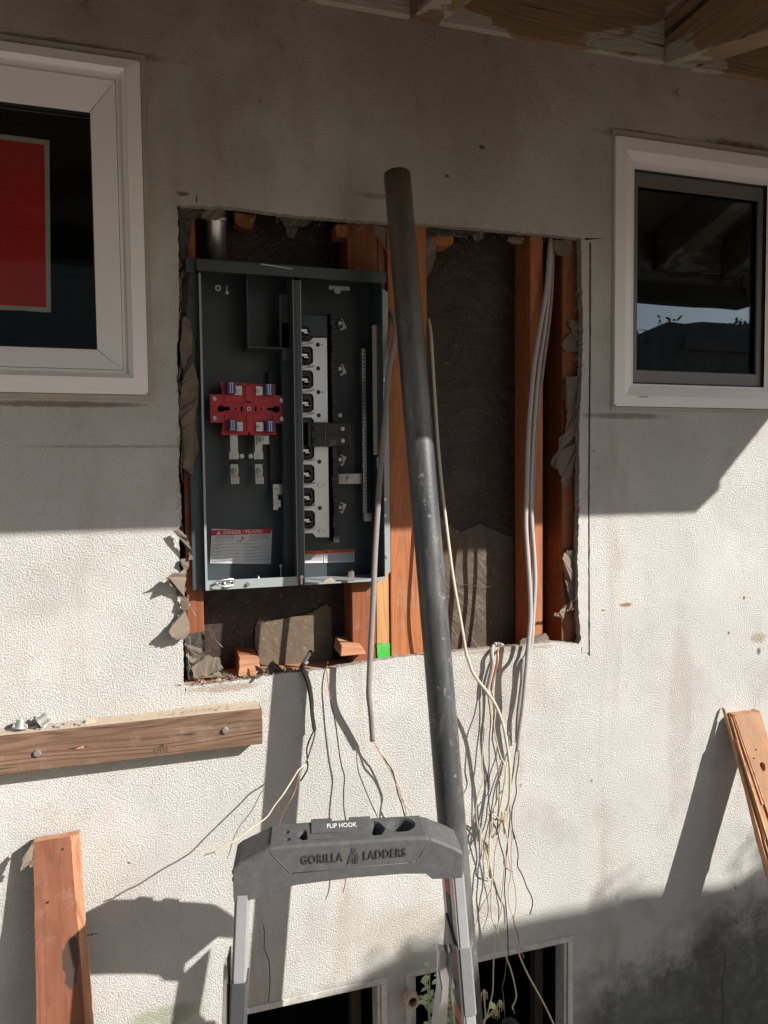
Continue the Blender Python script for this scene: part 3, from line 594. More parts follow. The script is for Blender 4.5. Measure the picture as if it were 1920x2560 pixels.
sf = MB(); frame_loop(sf, (1.288, 1.833, 1.7215, 2.392), (1.302, 1.866, 1.706, 2.356), .013, .020); sf.build('screen_frame', M['screenframe'], win2)
f = MB().box((1.287, .027, 1.83), (1.723, .030, 2.395)); f.build('pane', M['glass2'], win2)
f = MB().box((1.766, .027, 1.82), (2.089, .030, 2.41)); f.build('pane', M['glass'], win2)

# ================================================================ ELECTRICAL PANEL
pan = empty('electrical_panel', (.36, .1, 1.333), 'open grey electrical panel recessed in the wall with its cover off', 'electrical panel')
X0, X1, Z0, Z1, YB = .1445, .5735, 1.333, 2.072, .104
T = .0016
b = MB()
b.box((X0, YB, Z0), (X1, YB+T, Z1))
b.box((X0, -.004, Z0), (X0+T, YB, Z1)); b.box((X1-T, -.004, Z0), (X1, YB, Z1))
b.box((X0+T, .0, Z0), (X1-T, YB, Z0+T)); b.box((X0+T, .0, Z1-T), (X1-T, YB, Z1))
b.build('body', M['steel'], pan)
l = MB(); l.box((X0-.0005, -.0058, Z0-.001), (X0+.0045, -.0042, Z1-.03)); l.build('edge_strip', M['steel_lip'], pan, .0004)
# shielding wall of the right compartment (inner lining)
# divider
dv = MB(); dv.box((.3555, -.0052, Z0+.0005), (.3735, -.0036, Z1-.031)); dv.box((.3555, -.0036, Z0+.003), (.3567, YB-.001, Z1-.003)); dv.box((.3723, -.0036, Z0+.003), (.3735, .06, Z1-.003)); dv.box((.362, -.0068, Z0+.002), (.3635, -.0054, Z1-.032)); dv.box((.336, .045, Z0+.004), (.3375, YB-.001, Z1-.12)); dv.box((.3375, .045, Z0+.004), (.3552, .0462, Z1-.12))
dvo = dv.build('divider', M['steel'], pan, .0004)
l = MB(); l.box((.3725, -.0066, Z0-.001), (.3742, -.0053, Z1-.032)); l.box((.3553, -.0066, Z0-.001), (.3563, -.0053, Z1-.032)); l.build('edge_strip', M['steel_lip'], dvo)
f = MB(); f.cyl((.3655, -.0055, 1.352), (.3655, -.010, 1.352), .0042, 14); f.box((.3635, -.0062, 1.334), (.3675, -.0054, 1.352)); f.build('screw', M['zinc'], dvo)
# hood over the top
hd = MB(); hd.hexa([(.1395, -.012, 2.046), (.5805, -.012, 2.046), (.5805, .03, 2.046+.028), (.1395, .03, 2.046+.028), (.1395, -.012, 2.0725), (.5805, -.012, 2.0725), (.5805, .03, 2.0765), (.1395, .03, 2.0765)])
ho = hd.build('hood', M['steel'], pan, .002)
h2 = MB(); h2.box((.118, .004, 2.046), (.139, .03, 2.0755)); h2.build('hood_ear', M['steel'], pan, .001)
f = MB(); f.hexa([(.282, -.0129, 2.0685), (.355, -.0129, 2.063), (.355, -.0122, 2.063), (.282, -.0122, 2.0685), (.282, -.0129, 2.0712), (.355, -.0129, 2.0655), (.355, -.0122, 2.0655), (.282, -.0122, 2.0712)]); f.build('scratch_sticker', M['galv'], ho)
# side flanges
f = MB(); f.box((.1175, .012, 1.332), (.1435, .0136, 2.046)); fl = f.build('flange', M['steel'], pan)
f = MB(); f.slab([[(.5745, 1.347), (.588, 1.347), (.591, 1.353), (.591, 2.03), (.5745, 2.04)]], .008, .0096); fr_ = f.build('flange', M['steel_lip'], pan)
for x, z, y, r_ in ((.5765, 1.53, .002, .003), (.5765, 1.49, .002, .003), (.5765, 1.82, .002, .003), (.5825, 1.39, .0055, .0042)): f = MB(); f.cyl((x, .008, z), (x, y, z), r_, 14); f.build('screw', M['zinc'], fr_)
f = MB(); f.cyl((.130, .0125, 1.998), (.130, .0112, 1.998), .005, 14); f.build('hole', M['black'], fl)
f = MB().slab([[(.5752, 1.70), (.580, 1.70), (.580, 1.79), (.5752, 1.79)]], .0071, .0079); f.build('sticker', M['white'], fr_)
# lower lips
l = MB(); l.hexa([(X0+.004, -.0048, Z0-.001), (.355, -.0048, Z0-.001), (.355, -.0036, Z0-.001), (X0+.004, -.0036, Z0-.001), (X0+.004, -.0048, Z0+.0215), (.355, -.0048, Z0+.020), (.355, -.0036, Z0+.020), (X0+.004, -.0036, Z0+.0215)]); l.build('lip', M['steel_lip'], pan)
l = MB(); l.slab([[(.3745, Z0-.001), (.5735, Z0-.001), (.5735, Z0+.009), (.5, Z0+.004), (.3745, Z0+.002)]], -.0052, -.0038); l.build('lip', M['steel_lip'], pan)
l = MB(); l.box((.377, -.002, Z0+.0017), (.571, .10, Z0+.0025)); l.box((.147, -.002, Z0+.0017), (.355, .10, Z0+.0025)); l.build('floor_plate', M['steel_lip'], pan)
f = MB(); c = P(878, 1433, -.006); f.cyl(c, (c.x, c.y-.006, c.z), .0075, 18, .006); f.box((c.x-.0075, -.0065, c.z-.018), (c.x+.0075, -.0054, c.z+.001)); f.build('round_screw', M['zinc'], pan)
f = MB(); c = P(620, 1460, -.006); f.cyl(c, (c.x, c.y-.005, c.z), .0048, 14, .004); f.build('screw', M['zinc'], pan)
# coiled hook on the lip and studs on the floor
f = MB(); c0 = P(535, 1458, -.012); f.tube(smooth([(c0.x, -.012, c0.z), (c0.x+.012, -.016, c0.z+.006), (c0.x+.028, -.014, c0.z+.007), (c0.x+.044, -.010, c0.z+.006), (c0.x+.044, -.010, c0.z-.006), (c0.x+.024, -.016, c0.z-.008), (c0.x+.004, -.016, c0.z-.003), (c0.x+.014, -.008, c0.z+.001), (c0.x+.04, -.007, c0.z+.001)], 5), .0016, 8); f.cyl((c0.x+.024, -.009, c0.z-.014), (c0.x+.024, -.009, c0.z+.004), .002, 10); f.build('hasp', M['zinc'], pan)
for px, py, h, y in ((573, 1446, .020, .02), (578, 1450, .022, .0), (646, 1438, .018, .04), (653, 1442, .013, .03)):
    f = MB(); c = P(px, py, y); f.cyl((c.x, y, Z0+.0028), (c.x, y, Z0+.0028+h), .0021, 10); f.build('threaded_stud', M['zinc'], pan)
c = P(702, 1416, .05); f = MB(); f.cyl((c.x, .05, Z0+.003), (c.x, .05, c.z), .0012, 8); f.cyl((c.x, .05, c.z-.002), (c.x, .05, c.z+.004), .0032, 10); f.build('cable_tie', M['white'], pan)
# shield bracket in the meter compartment
f = MB(); a = P(617, 690, .03); z_b = P(622, 868, .03).z; f.box((a.x, .03, z_b), (a.x+.0014, YB-.001, Z1-.003)); f.box((a.x+.0014, .03, z_b), (.3555, YB-.001, z_b+.0014)); f.box((a.x-.001, .0295, z_b-.0005), (a.x+.0016, .0307, Z1-.003)); f.box((a.x, .0285, z_b-.0008), (.3552, .0297, z_b+.0016)); f.box((.336, .029, z_b-.028), (.3552, .0302, z_b+.0)); f.build('shield_bracket', M['steel'], pan)
f = MB(); f.box((.333, .045, P(715, 735, .04).z-.13), (.3545, .05, P(715, 735, .04).z)); f.build('shield_plate', M['steel'], pan)
f = MB(); c = P(545, 721, .06); f.ring(c, (0, -1, 0), .007, .0035, .004, 14); c = P(567, 733, .06); f.cyl(c, (c.x, c.y, c.z+.018), .0015, 8); f.cyl((c.x, .058, c.z), (c.x, .054, c.z), .004, 10); f.build('lug', M['galv'], pan)
f = MB(); c = P(842, 720, .01); f.box((c.x-.02, .004, 2.028), (c.x+.03, .012, 2.036)); f.cyl((c.x, .004, 2.026), (c.x, .001, 2.026), .009, 8); f.build('latch_tab', M['steel_lip'], pan)
# ---- red meter block, read from the close view: scale .16878 px, origin (500,900)
def K(x, y, yy=.055): return P(500+x*.16878, 900+y*.16878, yy)
def K2(x, y, yy=.055): p = K(x, y, yy); return (p.x, p.z)
RY = .048
def holepoly(cx, cy, r, n=12, yy=RY): c = K2(cx, cy, yy); rr = r*.16878*.00095; return [(c[0]+rr*math.cos(2*math.pi*k/n), c[1]+rr*math.sin(2*math.pi*k/n)) for k in range(n)]
out = [K2(*q, RY) for q in ((300, 328), (690, 345), (690, 375), (722, 375), (722, 350), (1112, 365), (1112, 520), (1272, 530), (1278, 940), (1112, 930), (1130, 1105), (745, 1110), (745, 1070), (712, 1070), (712, 1108), (318, 1105), (340, 925), (150, 925), (145, 505), (325, 512), (322, 385), (300, 385))]
key1 = [K2(*q, RY) for q in ((262, 700), (285, 665), (320, 660), (350, 690), (440, 695), (448, 720), (440, 745), (350, 752), (320, 778), (285, 775), (262, 745))]
key2 = [K2(*q, RY) for q in ((1182, 700), (1160, 675), (1110, 675), (1082, 705), (1000, 705), (985, 725), (1000, 745), (1082, 758), (1110, 782), (1160, 780), (1182, 745))]
sl = [[K2(*q, RY) for q in L] for L in (((682, 602), (752, 604), (752, 635), (682, 632)), ((600, 690), (630, 690), (630, 758), (600, 758)), ((812, 690), (840, 690), (840, 760), (812, 760)))]
m = MB(); m.slab([out, key1, key2]+sl+[holepoly(530, 718, 15), holepoly(906, 727, 15)], RY, .078)
rbk = m.build('meter_block', M['red'], pan, .0008)
m = MB()
for q in (((355, 355), (655, 365), (658, 645), (358, 635)), ((785, 368), (1075, 378), (1075, 652), (785, 645)), ((362, 800), (655, 800), (668, 1085), (372, 1080)), ((790, 800), (1082, 808), (1090, 1090), (800, 1085))):
    L = [K2(*p, RY) for p in q]; cx = sum(p[0] for p in L)/4; cz = sum(p[1] for p in L)/4
    m.slab([L, [(cx+(p[0]-cx)*.95, cz+(p[1]-cz)*.95) for p in L]], RY-.0022, RY-.0003)
L = [K2(*p, RY) for p in ((150, 682), (655, 672), (655, 776), (150, 770))]; m.slab([L, [(p[0]+(.0012 if k in (0, 3) else -.0012), p[1]+(-.001 if k in (0, 1) else .001)) for k, p in enumerate(L)]], RY-.002, RY-.0003)
L = [K2(*p, RY) for p in ((782, 680), (1272, 690), (1272, 788), (785, 782))]; m.slab([L, [(p[0]+(.0012 if k in (0, 3) else -.0012), p[1]+(-.001 if k in (0, 1) else .001)) for k, p in enumerate(L)]], RY-.002, RY-.0003)
m.box((K2(668, 0, RY)[0], RY-.003, K2(0, 600, RY)[1]), (K2(770, 0, RY)[0], RY-.0003, K2(0, 365, RY)[1])); m.box((K2(672, 0, RY)[0], RY-.003, K2(0, 1065, RY)[1]), (K2(772, 0, RY)[0], RY-.0003, K2(0, 780, RY)[1]))
for k in range(4):
    z = K2(0, 850+k*55, RY)[1]; m.box((K2(682, 0, RY)[0], RY-.0045, z-.003), (K2(762, 0, RY)[0], RY-.0028, z))
m.build('moulded_rib', M['red'], rbk, .0003)
def hexnut(m, c, r, h=.004):
    c = Vector(c); m.cyl(c, c+Vector((0, -h*.4, 0)), r*1.22, 18); m.cyl(c+Vector((0, -h*.4, 0)), c+Vector((0, -h, 0)), r, 6); m.ring(c+Vector((0, -h, 0)), (0, -1, 0), r*.62, r*.38, h*.5, 12)
for k, (bx, by, nx, ny, sd) in enumerate(((450, 420, 562, 455, 1), (1005, 448, 878, 460, -1), (472, 970, 575, 987, 1), (1022, 985, 882, 990, -1))):
    j = MB(); a = K2(bx-62, by+88, RY); c = K2(bx+60, by-82, RY)
    j.box((a[0], RY-.020, a[1]), (c[0], RY-.0035, c[1])); jo = j.build('meter_jaw', M['navy'], rbk, .0012)
    q = MB(); x = (a[0]+c[0])/2; w_ = .0022
    for s_ in (-1, 1):
        q.box((x+s_*.0025-.0012, RY-.0215, a[1]+.004), (x+s_*.0025+.0012, RY-.0202, c[1]-.004)); q.box((x+s_*.0025-.003, RY-.0215, a[1]+.002), (x+s_*.0025+.003, RY-.0202, a[1]+.004-.0002)); q.box((x+s_*.0025-.003, RY-.0215, c[1]-.0038), (x+s_*.0025+.003, RY-.0202, c[1]-.002))
    q.build('jaw_blade', M['tin'], jo)
    q = MB(); p = K2(nx, ny, RY); q.box((p[0]-.0085, RY-.005, p[1]-.0105), (p[0]+.0085, RY-.0035, p[1]+.0105)); hexnut(q, (p[0], RY-.005, p[1]), .0062, .006); q.build('terminal_nut', M['zinc'], rbk)
for (x, y, rot) in ((212, 575, .6), (1210, 600, .6), (215, 860, 1.5), (1215, 872, 1.5)):
    q = MB(); p = K2(x, y, RY); q.cyl((p[0], RY, p[1]), (p[0], RY-.003, p[1]), .0062, 16, .005)
    q.tube([(p[0]-.007*math.cos(rot-1.57), RY-.0045, p[1]-.003), (p[0], RY-.006, p[1]), (p[0]+.007*math.cos(rot-1.57), RY-.0045, p[1]+.001)], .0011, 6); q.build('screw', M['zinc'], rbk)
q = MB(); p = K2(722, 722, RY); q.ring((p[0], RY, p[1]), (0, -1, 0), .0055, .003, .004, 6); q.build('centre_nut', M['white'], rbk)
# straps and lugs below the meter block
Y2 = .07
def strip(m, pts, w_, y0, y1):
    for a, c in zip(pts, pts[1:]): m.hexa([(a[0]-w_, y0, c[1]), (a[0]+w_, y0, c[1]), (a[0]+w_, y1, c[1]), (a[0]-w_, y1, c[1]), (a[0]-w_, y0, a[1]), (a[0]+w_, y0, a[1]), (a[0]+w_, y1, a[1]), (a[0]-w_, y1, a[1])])
for (x, ys, s_) in ((500, 1108, 1), (862, 1108, -1)):
    q = MB(); a = K2(x, 1100, .06); c = K2(x, 1375, .06); strip(q, [a, c], .0088, .058, .061)
    e = K2(x, 1470, .06); q.box((e[0]-.011, .054, e[1]), (e[0]+.011, .0575, c[1]+.001)); hexnut(q, (e[0], .054, (e[1]+c[1])/2), .0048, .0015)
    st_ = q.build('bus_strap', M['tin'], pan, .0004)
    q = MB(); p = K2(x+s_*115, 1425, .062); q.box((p[0]-.008, .06, p[1]-.011), (p[0]+.008, .07, p[1]+.009)); q.build('insulator', M['black'], st_)
    q = MB(); hexnut(q, (p[0], .06, p[1]), .0045, .005); q.build('nut', M['zinc'], st_)
    q = MB(); a = K2(x+6, 1545, Y2); c = K2(x+14, 1730, Y2); q.box((a[0]-.0095, Y2-.004, c[1]), (a[0]+.0085, Y2-.001, a[1])); p = K2(x+12, 1645, Y2); hexnut(q, (p[0], Y2-.004, p[1]), .0068, .010)
    a = K2(x+15, 1732, .06); c = K2(x+15, 1835, .06); q.box((a[0]-.0098, .054, c[1]), (a[0]+.0098, .066, a[1])); q.build('lug', M['tin'], pan, .0006)
    q2 = MB(); zc = (a[1]+c[1])/2; q2.ring((a[0], .054, zc), (0, -1, 0), .0068, .0058, .0008, 16); q2.hexa([(a[0]-.006, .0532, zc+.001), (a[0]+.005, .0532, zc-.004), (a[0]+.005, .0538, zc-.004), (a[0]-.006, .0538, zc+.001), (a[0]-.006, .0532, zc+.0024), (a[0]+.005, .0532, zc-.0026), (a[0]+.005, .0538, zc-.0026), (a[0]-.006, .0538, zc+.0024)]); q2.build('slot_screw', M['inkgrey'], pan)
q = MB(); p = K2(910, 1180, .055); q.box((p[0]-.011, .052, p[1]-.011), (p[0]+.018, .058, p[1]+.010)); hexnut(q, (p[0], .052, p[1]), .0072, .009); q.build('lug', M['tin'], pan, .0008)
# ground lug bracket beside divider
q = MB(); a = K2(1075, 1840, .07); c = K2(1180, 1990, .07); q.box((a[0], .066, c[1]), (c[0]+.012, .068, a[1])); a2 = K2(1070, 2085, .07); q.box((a[0], .066, a2[1]-.022), (a[0]+.012, .069, c[1]-.0003)); c2 = K2(1170, 2200, .07); q.box((a[0]-.001, .056, c2[1]+.004), (a[0]+.0165, .0655, a2[1]+.002)); hexnut(q, (a[0]+.0077, .056, (c2[1]+a2[1])/2+.003), .005, .003); hexnut(q, (a[0]+.007, .066, (a[1]+c[1])/2+.001), .003, .003); q.build('ground_lug', M['galv'], pan, .0005)
q = MB(); q.box((.311, .088, 1.55), (.335, .1035, 1.84)); q.box((.311, .083, 1.60), (.3135, .088, 1.84)); q.build('bus_cover', M['black_soft'], pan)
# DANGER / PELIGRO label on the back, left compartment
LY = YB-.0012
lab = [PX(*q, LY) for q in ((529, 1322), (680, 1326), (677, 1410), (525, 1408))]
m = MB(); m.slab([[lab[0], lab[1], lab[2], lab[3]]], LY-.0006, LY); lb = m.build('warning_label', M['white'], pan)
zt = lab[0][1]; xl = lab[3][0]; xr = lab[1][0]; W_ = xr-xl
def tx(s, size, x, z, mat, par, y, name='lettering', align='CENTER', sc=1.0): return mesh_obj(text(s, 'x', size, mat, None, lambda u, v, h: (x+u*sc, y-h, z+v), .0002, 1.06, align, .005), name, mat, par)
zr = zt-.0025
m = MB(); m.box((xl+.004, LY-.001, zt-.0165), (xr-.003, LY-.0007, zt-.0035)); m.build('red_band', M['labelred'], lb)
tx('DANGER / PELIGRO', .0128, xl+W_*.53, zt-.0102, M['paperwhite'], lb, LY-.0013, sc=.80)
m = MB(); ax = xl+W_*.145; az = zt-.0140
m.slab([[(ax-.0052, az), (ax+.0052, az), (ax, az+.0088)], [(ax-.0008, az+.002), (ax+.0008, az+.002), (ax+.001, az+.0055), (ax-.001, az+.0055)]], LY-.0015, LY-.0011); m.build('warning_triangle', M['paperwhite'], lb)
tx('HAZARD OF ELECTRIC SHOCK,', .0036, xl+W_*.24, zt-.0200, M['ink'], lb, LY-.0008, sc=.85); tx('EXPLOSION, OR ARC FLASH', .0036, xl+W_*.24, zt-.0238, M['ink'], lb, LY-.0008)
tx('PELIGRO DE DESCARGA ELECTRICA,', .0034, xl+W_*.79, zt-.0212, M['ink'], lb, LY-.0008, sc=.75); tx('EXPLOSION O DESTELLO POR ARQUEO', .0034, xl+W_*.79, zt-.0250, M['ink'], lb, LY-.0008, sc=.75)
m = MB(); cx = xl+W_*.505; cz = zt-.0275
def seg(m, a, c, r, y=LY-.0009): m.tube([(cx+a[0], y, cz+a[1]), (cx+c[0], y, cz+c[1])], r, 6)
for a, c, r in (((-.006, .006), (.002, .003), .0005), ((.003, .005), (.008, -.001), .0006), ((.003, .005), (.001, -.002), .0012), ((.001, -.002), (-.007, -.004), .0007), ((.001, -.002), (-.003, -.008), .0007)): seg(m, a, c, r)
m.cyl((cx+.003, LY-.0014, cz+.007), (cx+.003, LY-.0008, cz+.007), .0013, 10); m.build('shock_figure', M['labelred'], lb)
m = MB()
for (a, c) in (((-.0095, -.0105), (.0105, -.0105)), ((-.0095, .0095), (-.0095, -.0105)), ((.0105, .0095), (.0105, -.0105))): seg(m, a, c, .0002)
seg(m, (.0005, -.0125), (-.0005, -.058), .0002); m.build('label_rule', M['ink'], lb)
random.seed(5)
def lines(m, x0_, x1_, z0_, n, dz, y, gap=()):
    z = z0_
    for k in range(n):
        xe = x0_+(x1_-x0_)*(random.uniform(.82, 1) if k % 2 == 0 else random.uniform(.25, .6)); x = x0_
        while x < xe:
            w_ = random.uniform(.0012, .005); m.box((x, y-.0003, z), (min(x+w_, xe), y, z+.0010)); x += w_+.0007
        z -= dz*(1 if k % 2 == 0 else 2.1)
m = MB(); lines(m, xl+.006, xl+W_*.43, zt-.0295, 2, .0026, LY-.0008); lines(m, xl+.005, xl+W_*.47, zt-.0385, 12, .0026, LY-.0008); lines(m, xl+W_*.62, xr-.003, zt-.0295, 2, .0026, LY-.0008); lines(m, xl+W_*.54, xr-.003, zt-.0390, 12, .0026, LY-.0008); m.build('small_print', M['inkgrey'], lb)
# orange labels, right compartment
for (q, w, tri) in ((((755, 1378), (808, 1378), (808, 1407), (755, 1407)), 'WARNING', 0), (((810, 1375), (886, 1373), (886, 1405), (810, 1407)), 'ADVERTENCIA', 1)):
    L = [PX(*p, LY) for p in q]; 
    if not tri: L[0] = (L[0][0]-.028, L[0][1]); L[3] = (L[3][0]-.028, L[3][1])
    m = MB(); m.slab([L], LY-.0006, LY); wl = m.build('warning_label', M['white'], pan)
    m = MB(); m.box((L[0][0]+.0003, LY-.0010, L[0][1]-.0092), (L[1][0]-.0003, LY-.0007, L[0][1]-.0003)); m.build('orange_band', M['orange'], wl)
    tx(w, .0082, (L[0][0]+L[1][0])/2+.004, L[0][1]-.0048, M['ink'], wl, LY-.0012, sc=.9)
    m = MB(); ax = (L[0][0]+L[1][0])/2-(.033 if tri else .024); az = L[0][1]-.0078; m.slab([[(ax-.004, az), (ax+.004, az), (ax, az+.0065)]], LY-.0015, LY-.0011); m.build('warning_triangle', M['ink'], wl)
    m = MB(); random.seed(8); z = L[0][1]-.0115
    while z > L[3][1]+.002:
        x = L[0][0]+.003
        while x < L[1][0]-.004: w_ = random.uniform(.001, .004); m.box((x, LY-.0010, z), (x+w_, LY-.0007, z+.0010)); x += w_+.0007
        z -= .0024
    m.build('small_print', M['inkgrey'], wl)
# ---- breaker bus, read from close view scale .2985, origin (720,740)
def Q(x, y, yy=.06): p = P(720+x*.2985, 740+y*.2985, yy); return (p.x, p.z)
hb = MB(); a = Q(96, 142, .07); c = Q(345, 2040, .07); hb.box((.3745, .066, c[1]), (c[0], .098, a[1])); a = Q(345, 150, .07); c = Q(412, 2060, .07); hb.box((a[0], .052, c[1]), (c[0]-.004, .098, a[1]))
hbo = hb.build('bus_housing', M['black'], pan, .001)
rl = MB(); random.seed(3); x0_ = Q(347, 0, .05)[0]; x1_ = Q(405, 0, .05)[0]; z = Q(0, 150, .05)[1]; ze = Q(0, 2060, .05)[1]
while z > ze:
    h = random.uniform(.006, .018); d_ = random.uniform(.0, .006); rl.box((x0_+random.uniform(0, .004), .044+d_, z-h+.0012), (x1_-random.uniform(0, .005), .0515, z)); z -= h
rl.build('breaker_clip_rail', M['black_soft'], pan, .0008)
q = MB(); a = Q(110, 150, .062); c = Q(335, 345, .062); q.box((a[0], .061, c[1]), (c[0], .0655, a[1])); q.build('housing_cap', simple('blue_black_plastic', (.03, .036, .05), .3), hbo, .003)
BY = .057
def plate(ytop, ybot, ts, xl_, xr_, ucs):
    # right strip plus fingers; U shaped openings between
    pts = [Q(xr_(ytop), ytop, BY), Q(xr_(ybot), ybot, BY)]
    left = []
    for y in range(0): pass
    pts = [Q(xr_(ytop), ytop, BY), Q(xr_(ybot), ybot, BY), Q(xl_(ybot), ybot, BY)]
    for t_ in sorted(ts, reverse=True):
        if t_+18 < ybot-8: pts += [Q(xl_(t_)-2, t_+45, BY), Q(xl_(t_)-22, t_+22, BY)]
        pts += [Q(xl_(t_)-110, t_+20, BY), Q(xl_(t_)-108, t_-16, BY), Q(xl_(t_)-35, t_-18, BY), Q(xl_(t_)-2, t_-46, BY)]
    pts += [Q(xl_(ytop), ytop, BY)]
    m = MB(); m.slab([pts[::-1]], BY, .0595); return m
xr_ = lambda y: 326+(y-350)*.0115; xl_ = lambda y: 210+(y-350)*.012
p1 = plate(350, 1100, (400, 600, 795, 995), xl_, xr_, None).build('bus_bar', M['brushed'], pan, .0003)
p2 = plate(1240, 2020, (1390, 1585, 1775, 1965), xl_, xr_, None).build('bus_bar', M['brushed'], pan, .0003)
k = 0
for y, tgt in ((408, p1), (607, p1), (805, p1), (1000, p1), (1388, p2), (1585, p2), (1775, p2), (1968, p2)):
    x, z = Q(250+(y-400)*.012, y, BY)
    q = MB(); 
    if y in (408, 805, 1585, 1968): q.cyl((x, BY-.0002, z), (x, BY-.003, z), .0053, 16, .004); q.ring((x, BY-.003, z), (0, -1, 0), .0028, .0014, .001, 10); q.build('screw', M['zinc' if y > 1100 else 'black_soft'], tgt)
    else: q.cyl((x, BY-.0002, z), (x, BY-.0008, z), .0052, 16); q.build('bolt_hole', M['black'], tgt)
    if y in (408, 805, 1585, 1968): q = MB(); q.box((x+.008, BY-.0006, z-.0012), (x+.0115, BY-.0001, z+.0012)); q.build('blue_mark', M['navy'], tgt)
    xf, zf = Q(175+(y-400)*.012, y-12, .05)
    q = MB(); q.hexa([(xf-.017, .046, zf-.0045), (xf+.012, .052, zf+.001), (xf+.012, .0555, zf+.001), (xf-.017, .0555, zf-.0045), (xf-.017, .046, zf-.0015), (xf+.012, .050, zf+.0045), (xf+.012, .0555, zf+.0045), (xf-.017, .0555, zf-.0015)]); q.build('retaining_finger', M['tin'], tgt, .0004)
for y in (300, 505, 710, 905, 1300, 1495, 1690, 1880):
    x, z = Q(140+(y-300)*.012, y, .05)
    u = MB(); rr = .0145
    ul = [(.3748, z+rr), (x+.008, z+rr), (x+.014, z+rr*.6), (x+.0155, z), (x+.014, z-rr*.7), (x+.007, z-rr), (.3748, z-rr)]
    ui = [(.3765, z+rr*.72), (x+.007, z+rr*.72), (x+.0115, z), (x+.006, z-rr*.72), (.3765, z-rr*.72)]
    u.slab([ul[::-1], ui], .048, .0655); u.build('insulating_cup', M['black'], hbo, .0008)
    s_ = MB(); s_.box((x-.013, .040, z-.0012), (x+.004, .0655, z+.0048)); s_.box((x-.004, .043, z-.0048), (x+.0075, .0655, z-.0014)); s_.build('breaker_stab', M['zinc'], hbo, .0008)
for y, tilt in ((230, 1), (610, 1), (1000, 0), (1370, -1), (1770, -1)):
    x, z = Q(438, y, .055)
    q = MB(); q.box((x-.010, .054, z-.010), (x+.006, .066, z+.009)); lo_ = q.build('rail_clip', M['black_soft'], pan, .001)
    q = MB(); hexnut(q, (x-.001, .054, z), .0038, .003); q.build('screw', M['galv'], lo_)
    if tilt:
        q = MB(); c_, s__ = math.cos(.45*tilt), math.sin(.45*tilt)
        L = [(-.008, -.012), (.009, -.012), (.009, .012), (-.008, .012)]
        q.slab([[(x+.006+u_*c_-v_*s__, z-.001+u_*s__+v_*c_) for u_, v_ in L]], .067, .0685); q.build('clip_plate', M['tin'], lo_)
# double pole breaker
a = Q(165, 1262, .04); c = Q(520, 1060, .04)
br = MB(); br.box((a[0], .036, a[1]), (c[0], .0625, c[1])); bko = br.build('breaker', M['black'], pan, .0015)
zm = (a[1]+c[1])/2
for zz in (zm+.0007, a[1]+.001):
    h = (c[1]-a[1])/2-.003
    q = MB(); q.box((a[0]+.008, .0315, zz), (a[0]+.040, .0357, zz+h)); q.build('breaker_face', M['black_soft'], bko, .001)
    q = MB(); q.box((a[0]+.012, .026, zz+h*.3), (a[0]+.022, .0313, zz+h*.75)); q.build('toggle', M['black'], bko, .001)
    q = MB(); q.box((a[0]+.044, .0325, zz), (a[0]+.075, .0357, zz+h)); q.build('breaker_face', M['black_soft'], bko, .001)
    q = MB(); hexnut(q, (a[0]+.086, .0358, zz+h*.5), .004, .003); q.build('screw', M['galv'], bko)
q = MB(); q.box((a[0]+.0408, .0305, a[1]+.001), (a[0]+.0425, .0357, c[1]-.001)); q.box((c[0]-.003, .034, a[1]), (c[0]-.002, .0357, c[1])); q.build('breaker_rib', M['inkgrey'], bko)
q = MB(); 
for k in range(5): q.box((a[0]+.052+random.uniform(0, .004), .0319, a[1]+.0042+k*.0026), (a[0]+.066+random.uniform(0, .006), .0322, a[1]+.0052+k*.0026))
q.build('breaker_print', M['inkgrey'], bko); q = MB(); q.box((a[0]+.052, .0317, a[1]+.0018), (a[0]+.0555, .0321, a[1]+.004)); q.build('breaker_mark', M['orange'], bko)
# neutral bars
def bar(xa, ya, xb, yb, yy, w_, name='neutral_bar', n=46):
    A = Q(xa, ya, yy); B = Q(xb, yb, yy); m = MB(); m.hexa([(B[0]-w_, yy, B[1]), (B[0]+w_, yy, B[1]), (B[0]+w_, yy+.011, B[1]), (B[0]-w_, yy+.011, B[1]), (A[0]-w_, yy, A[1]), (A[0]+w_, yy, A[1]), (A[0]+w_, yy+.011, A[1]), (A[0]-w_, yy+.011, A[1])])
    o = m.build(name, M['galv'], pan, .0005); s_ = MB()
    for k in range(n):
        t_ = (k+.5)/n; x = A[0]+(B[0]-A[0])*t_; z = A[1]+(B[1]-A[1])*t_
        s_.ring((x+(.0012 if k % 2 else -.0012), yy, z), (0, -1, 0), .0030, .0012, .0022, 8)
    s_.build('terminal_screws', M['tin'], o); s2 = MB()
    for k in range(n):
        t_ = k/n; x = A[0]+(B[0]-A[0])*t_; z = A[1]+(B[1]-A[1])*t_; s2.box((x-w_+.0006, yy-.0008, z-.0008), (x+w_-.0006, yy-.0001, z+.0008))
    s2.build('bar_holes', M['black'], o); return o
nb = bar(634, 440, 648, 1880, .07, .0052)
q = MB(); x, z = Q(667, 1852, .066); q.box((x-.0095, .062, z-.010), (x+.0095, .076, z+.010)); hexnut(q, (x, .062, z), .006, .003); q.build('lug', M['tin'], nb, .0008)
for y in (620, 1280, 1560): q = MB(); x, z = Q(645, y, .083); q.box((x-.011, .0815, z-.011), (x+.012, .0855, z+.011)); q.build('standoff', M['black_soft'], nb, .001)
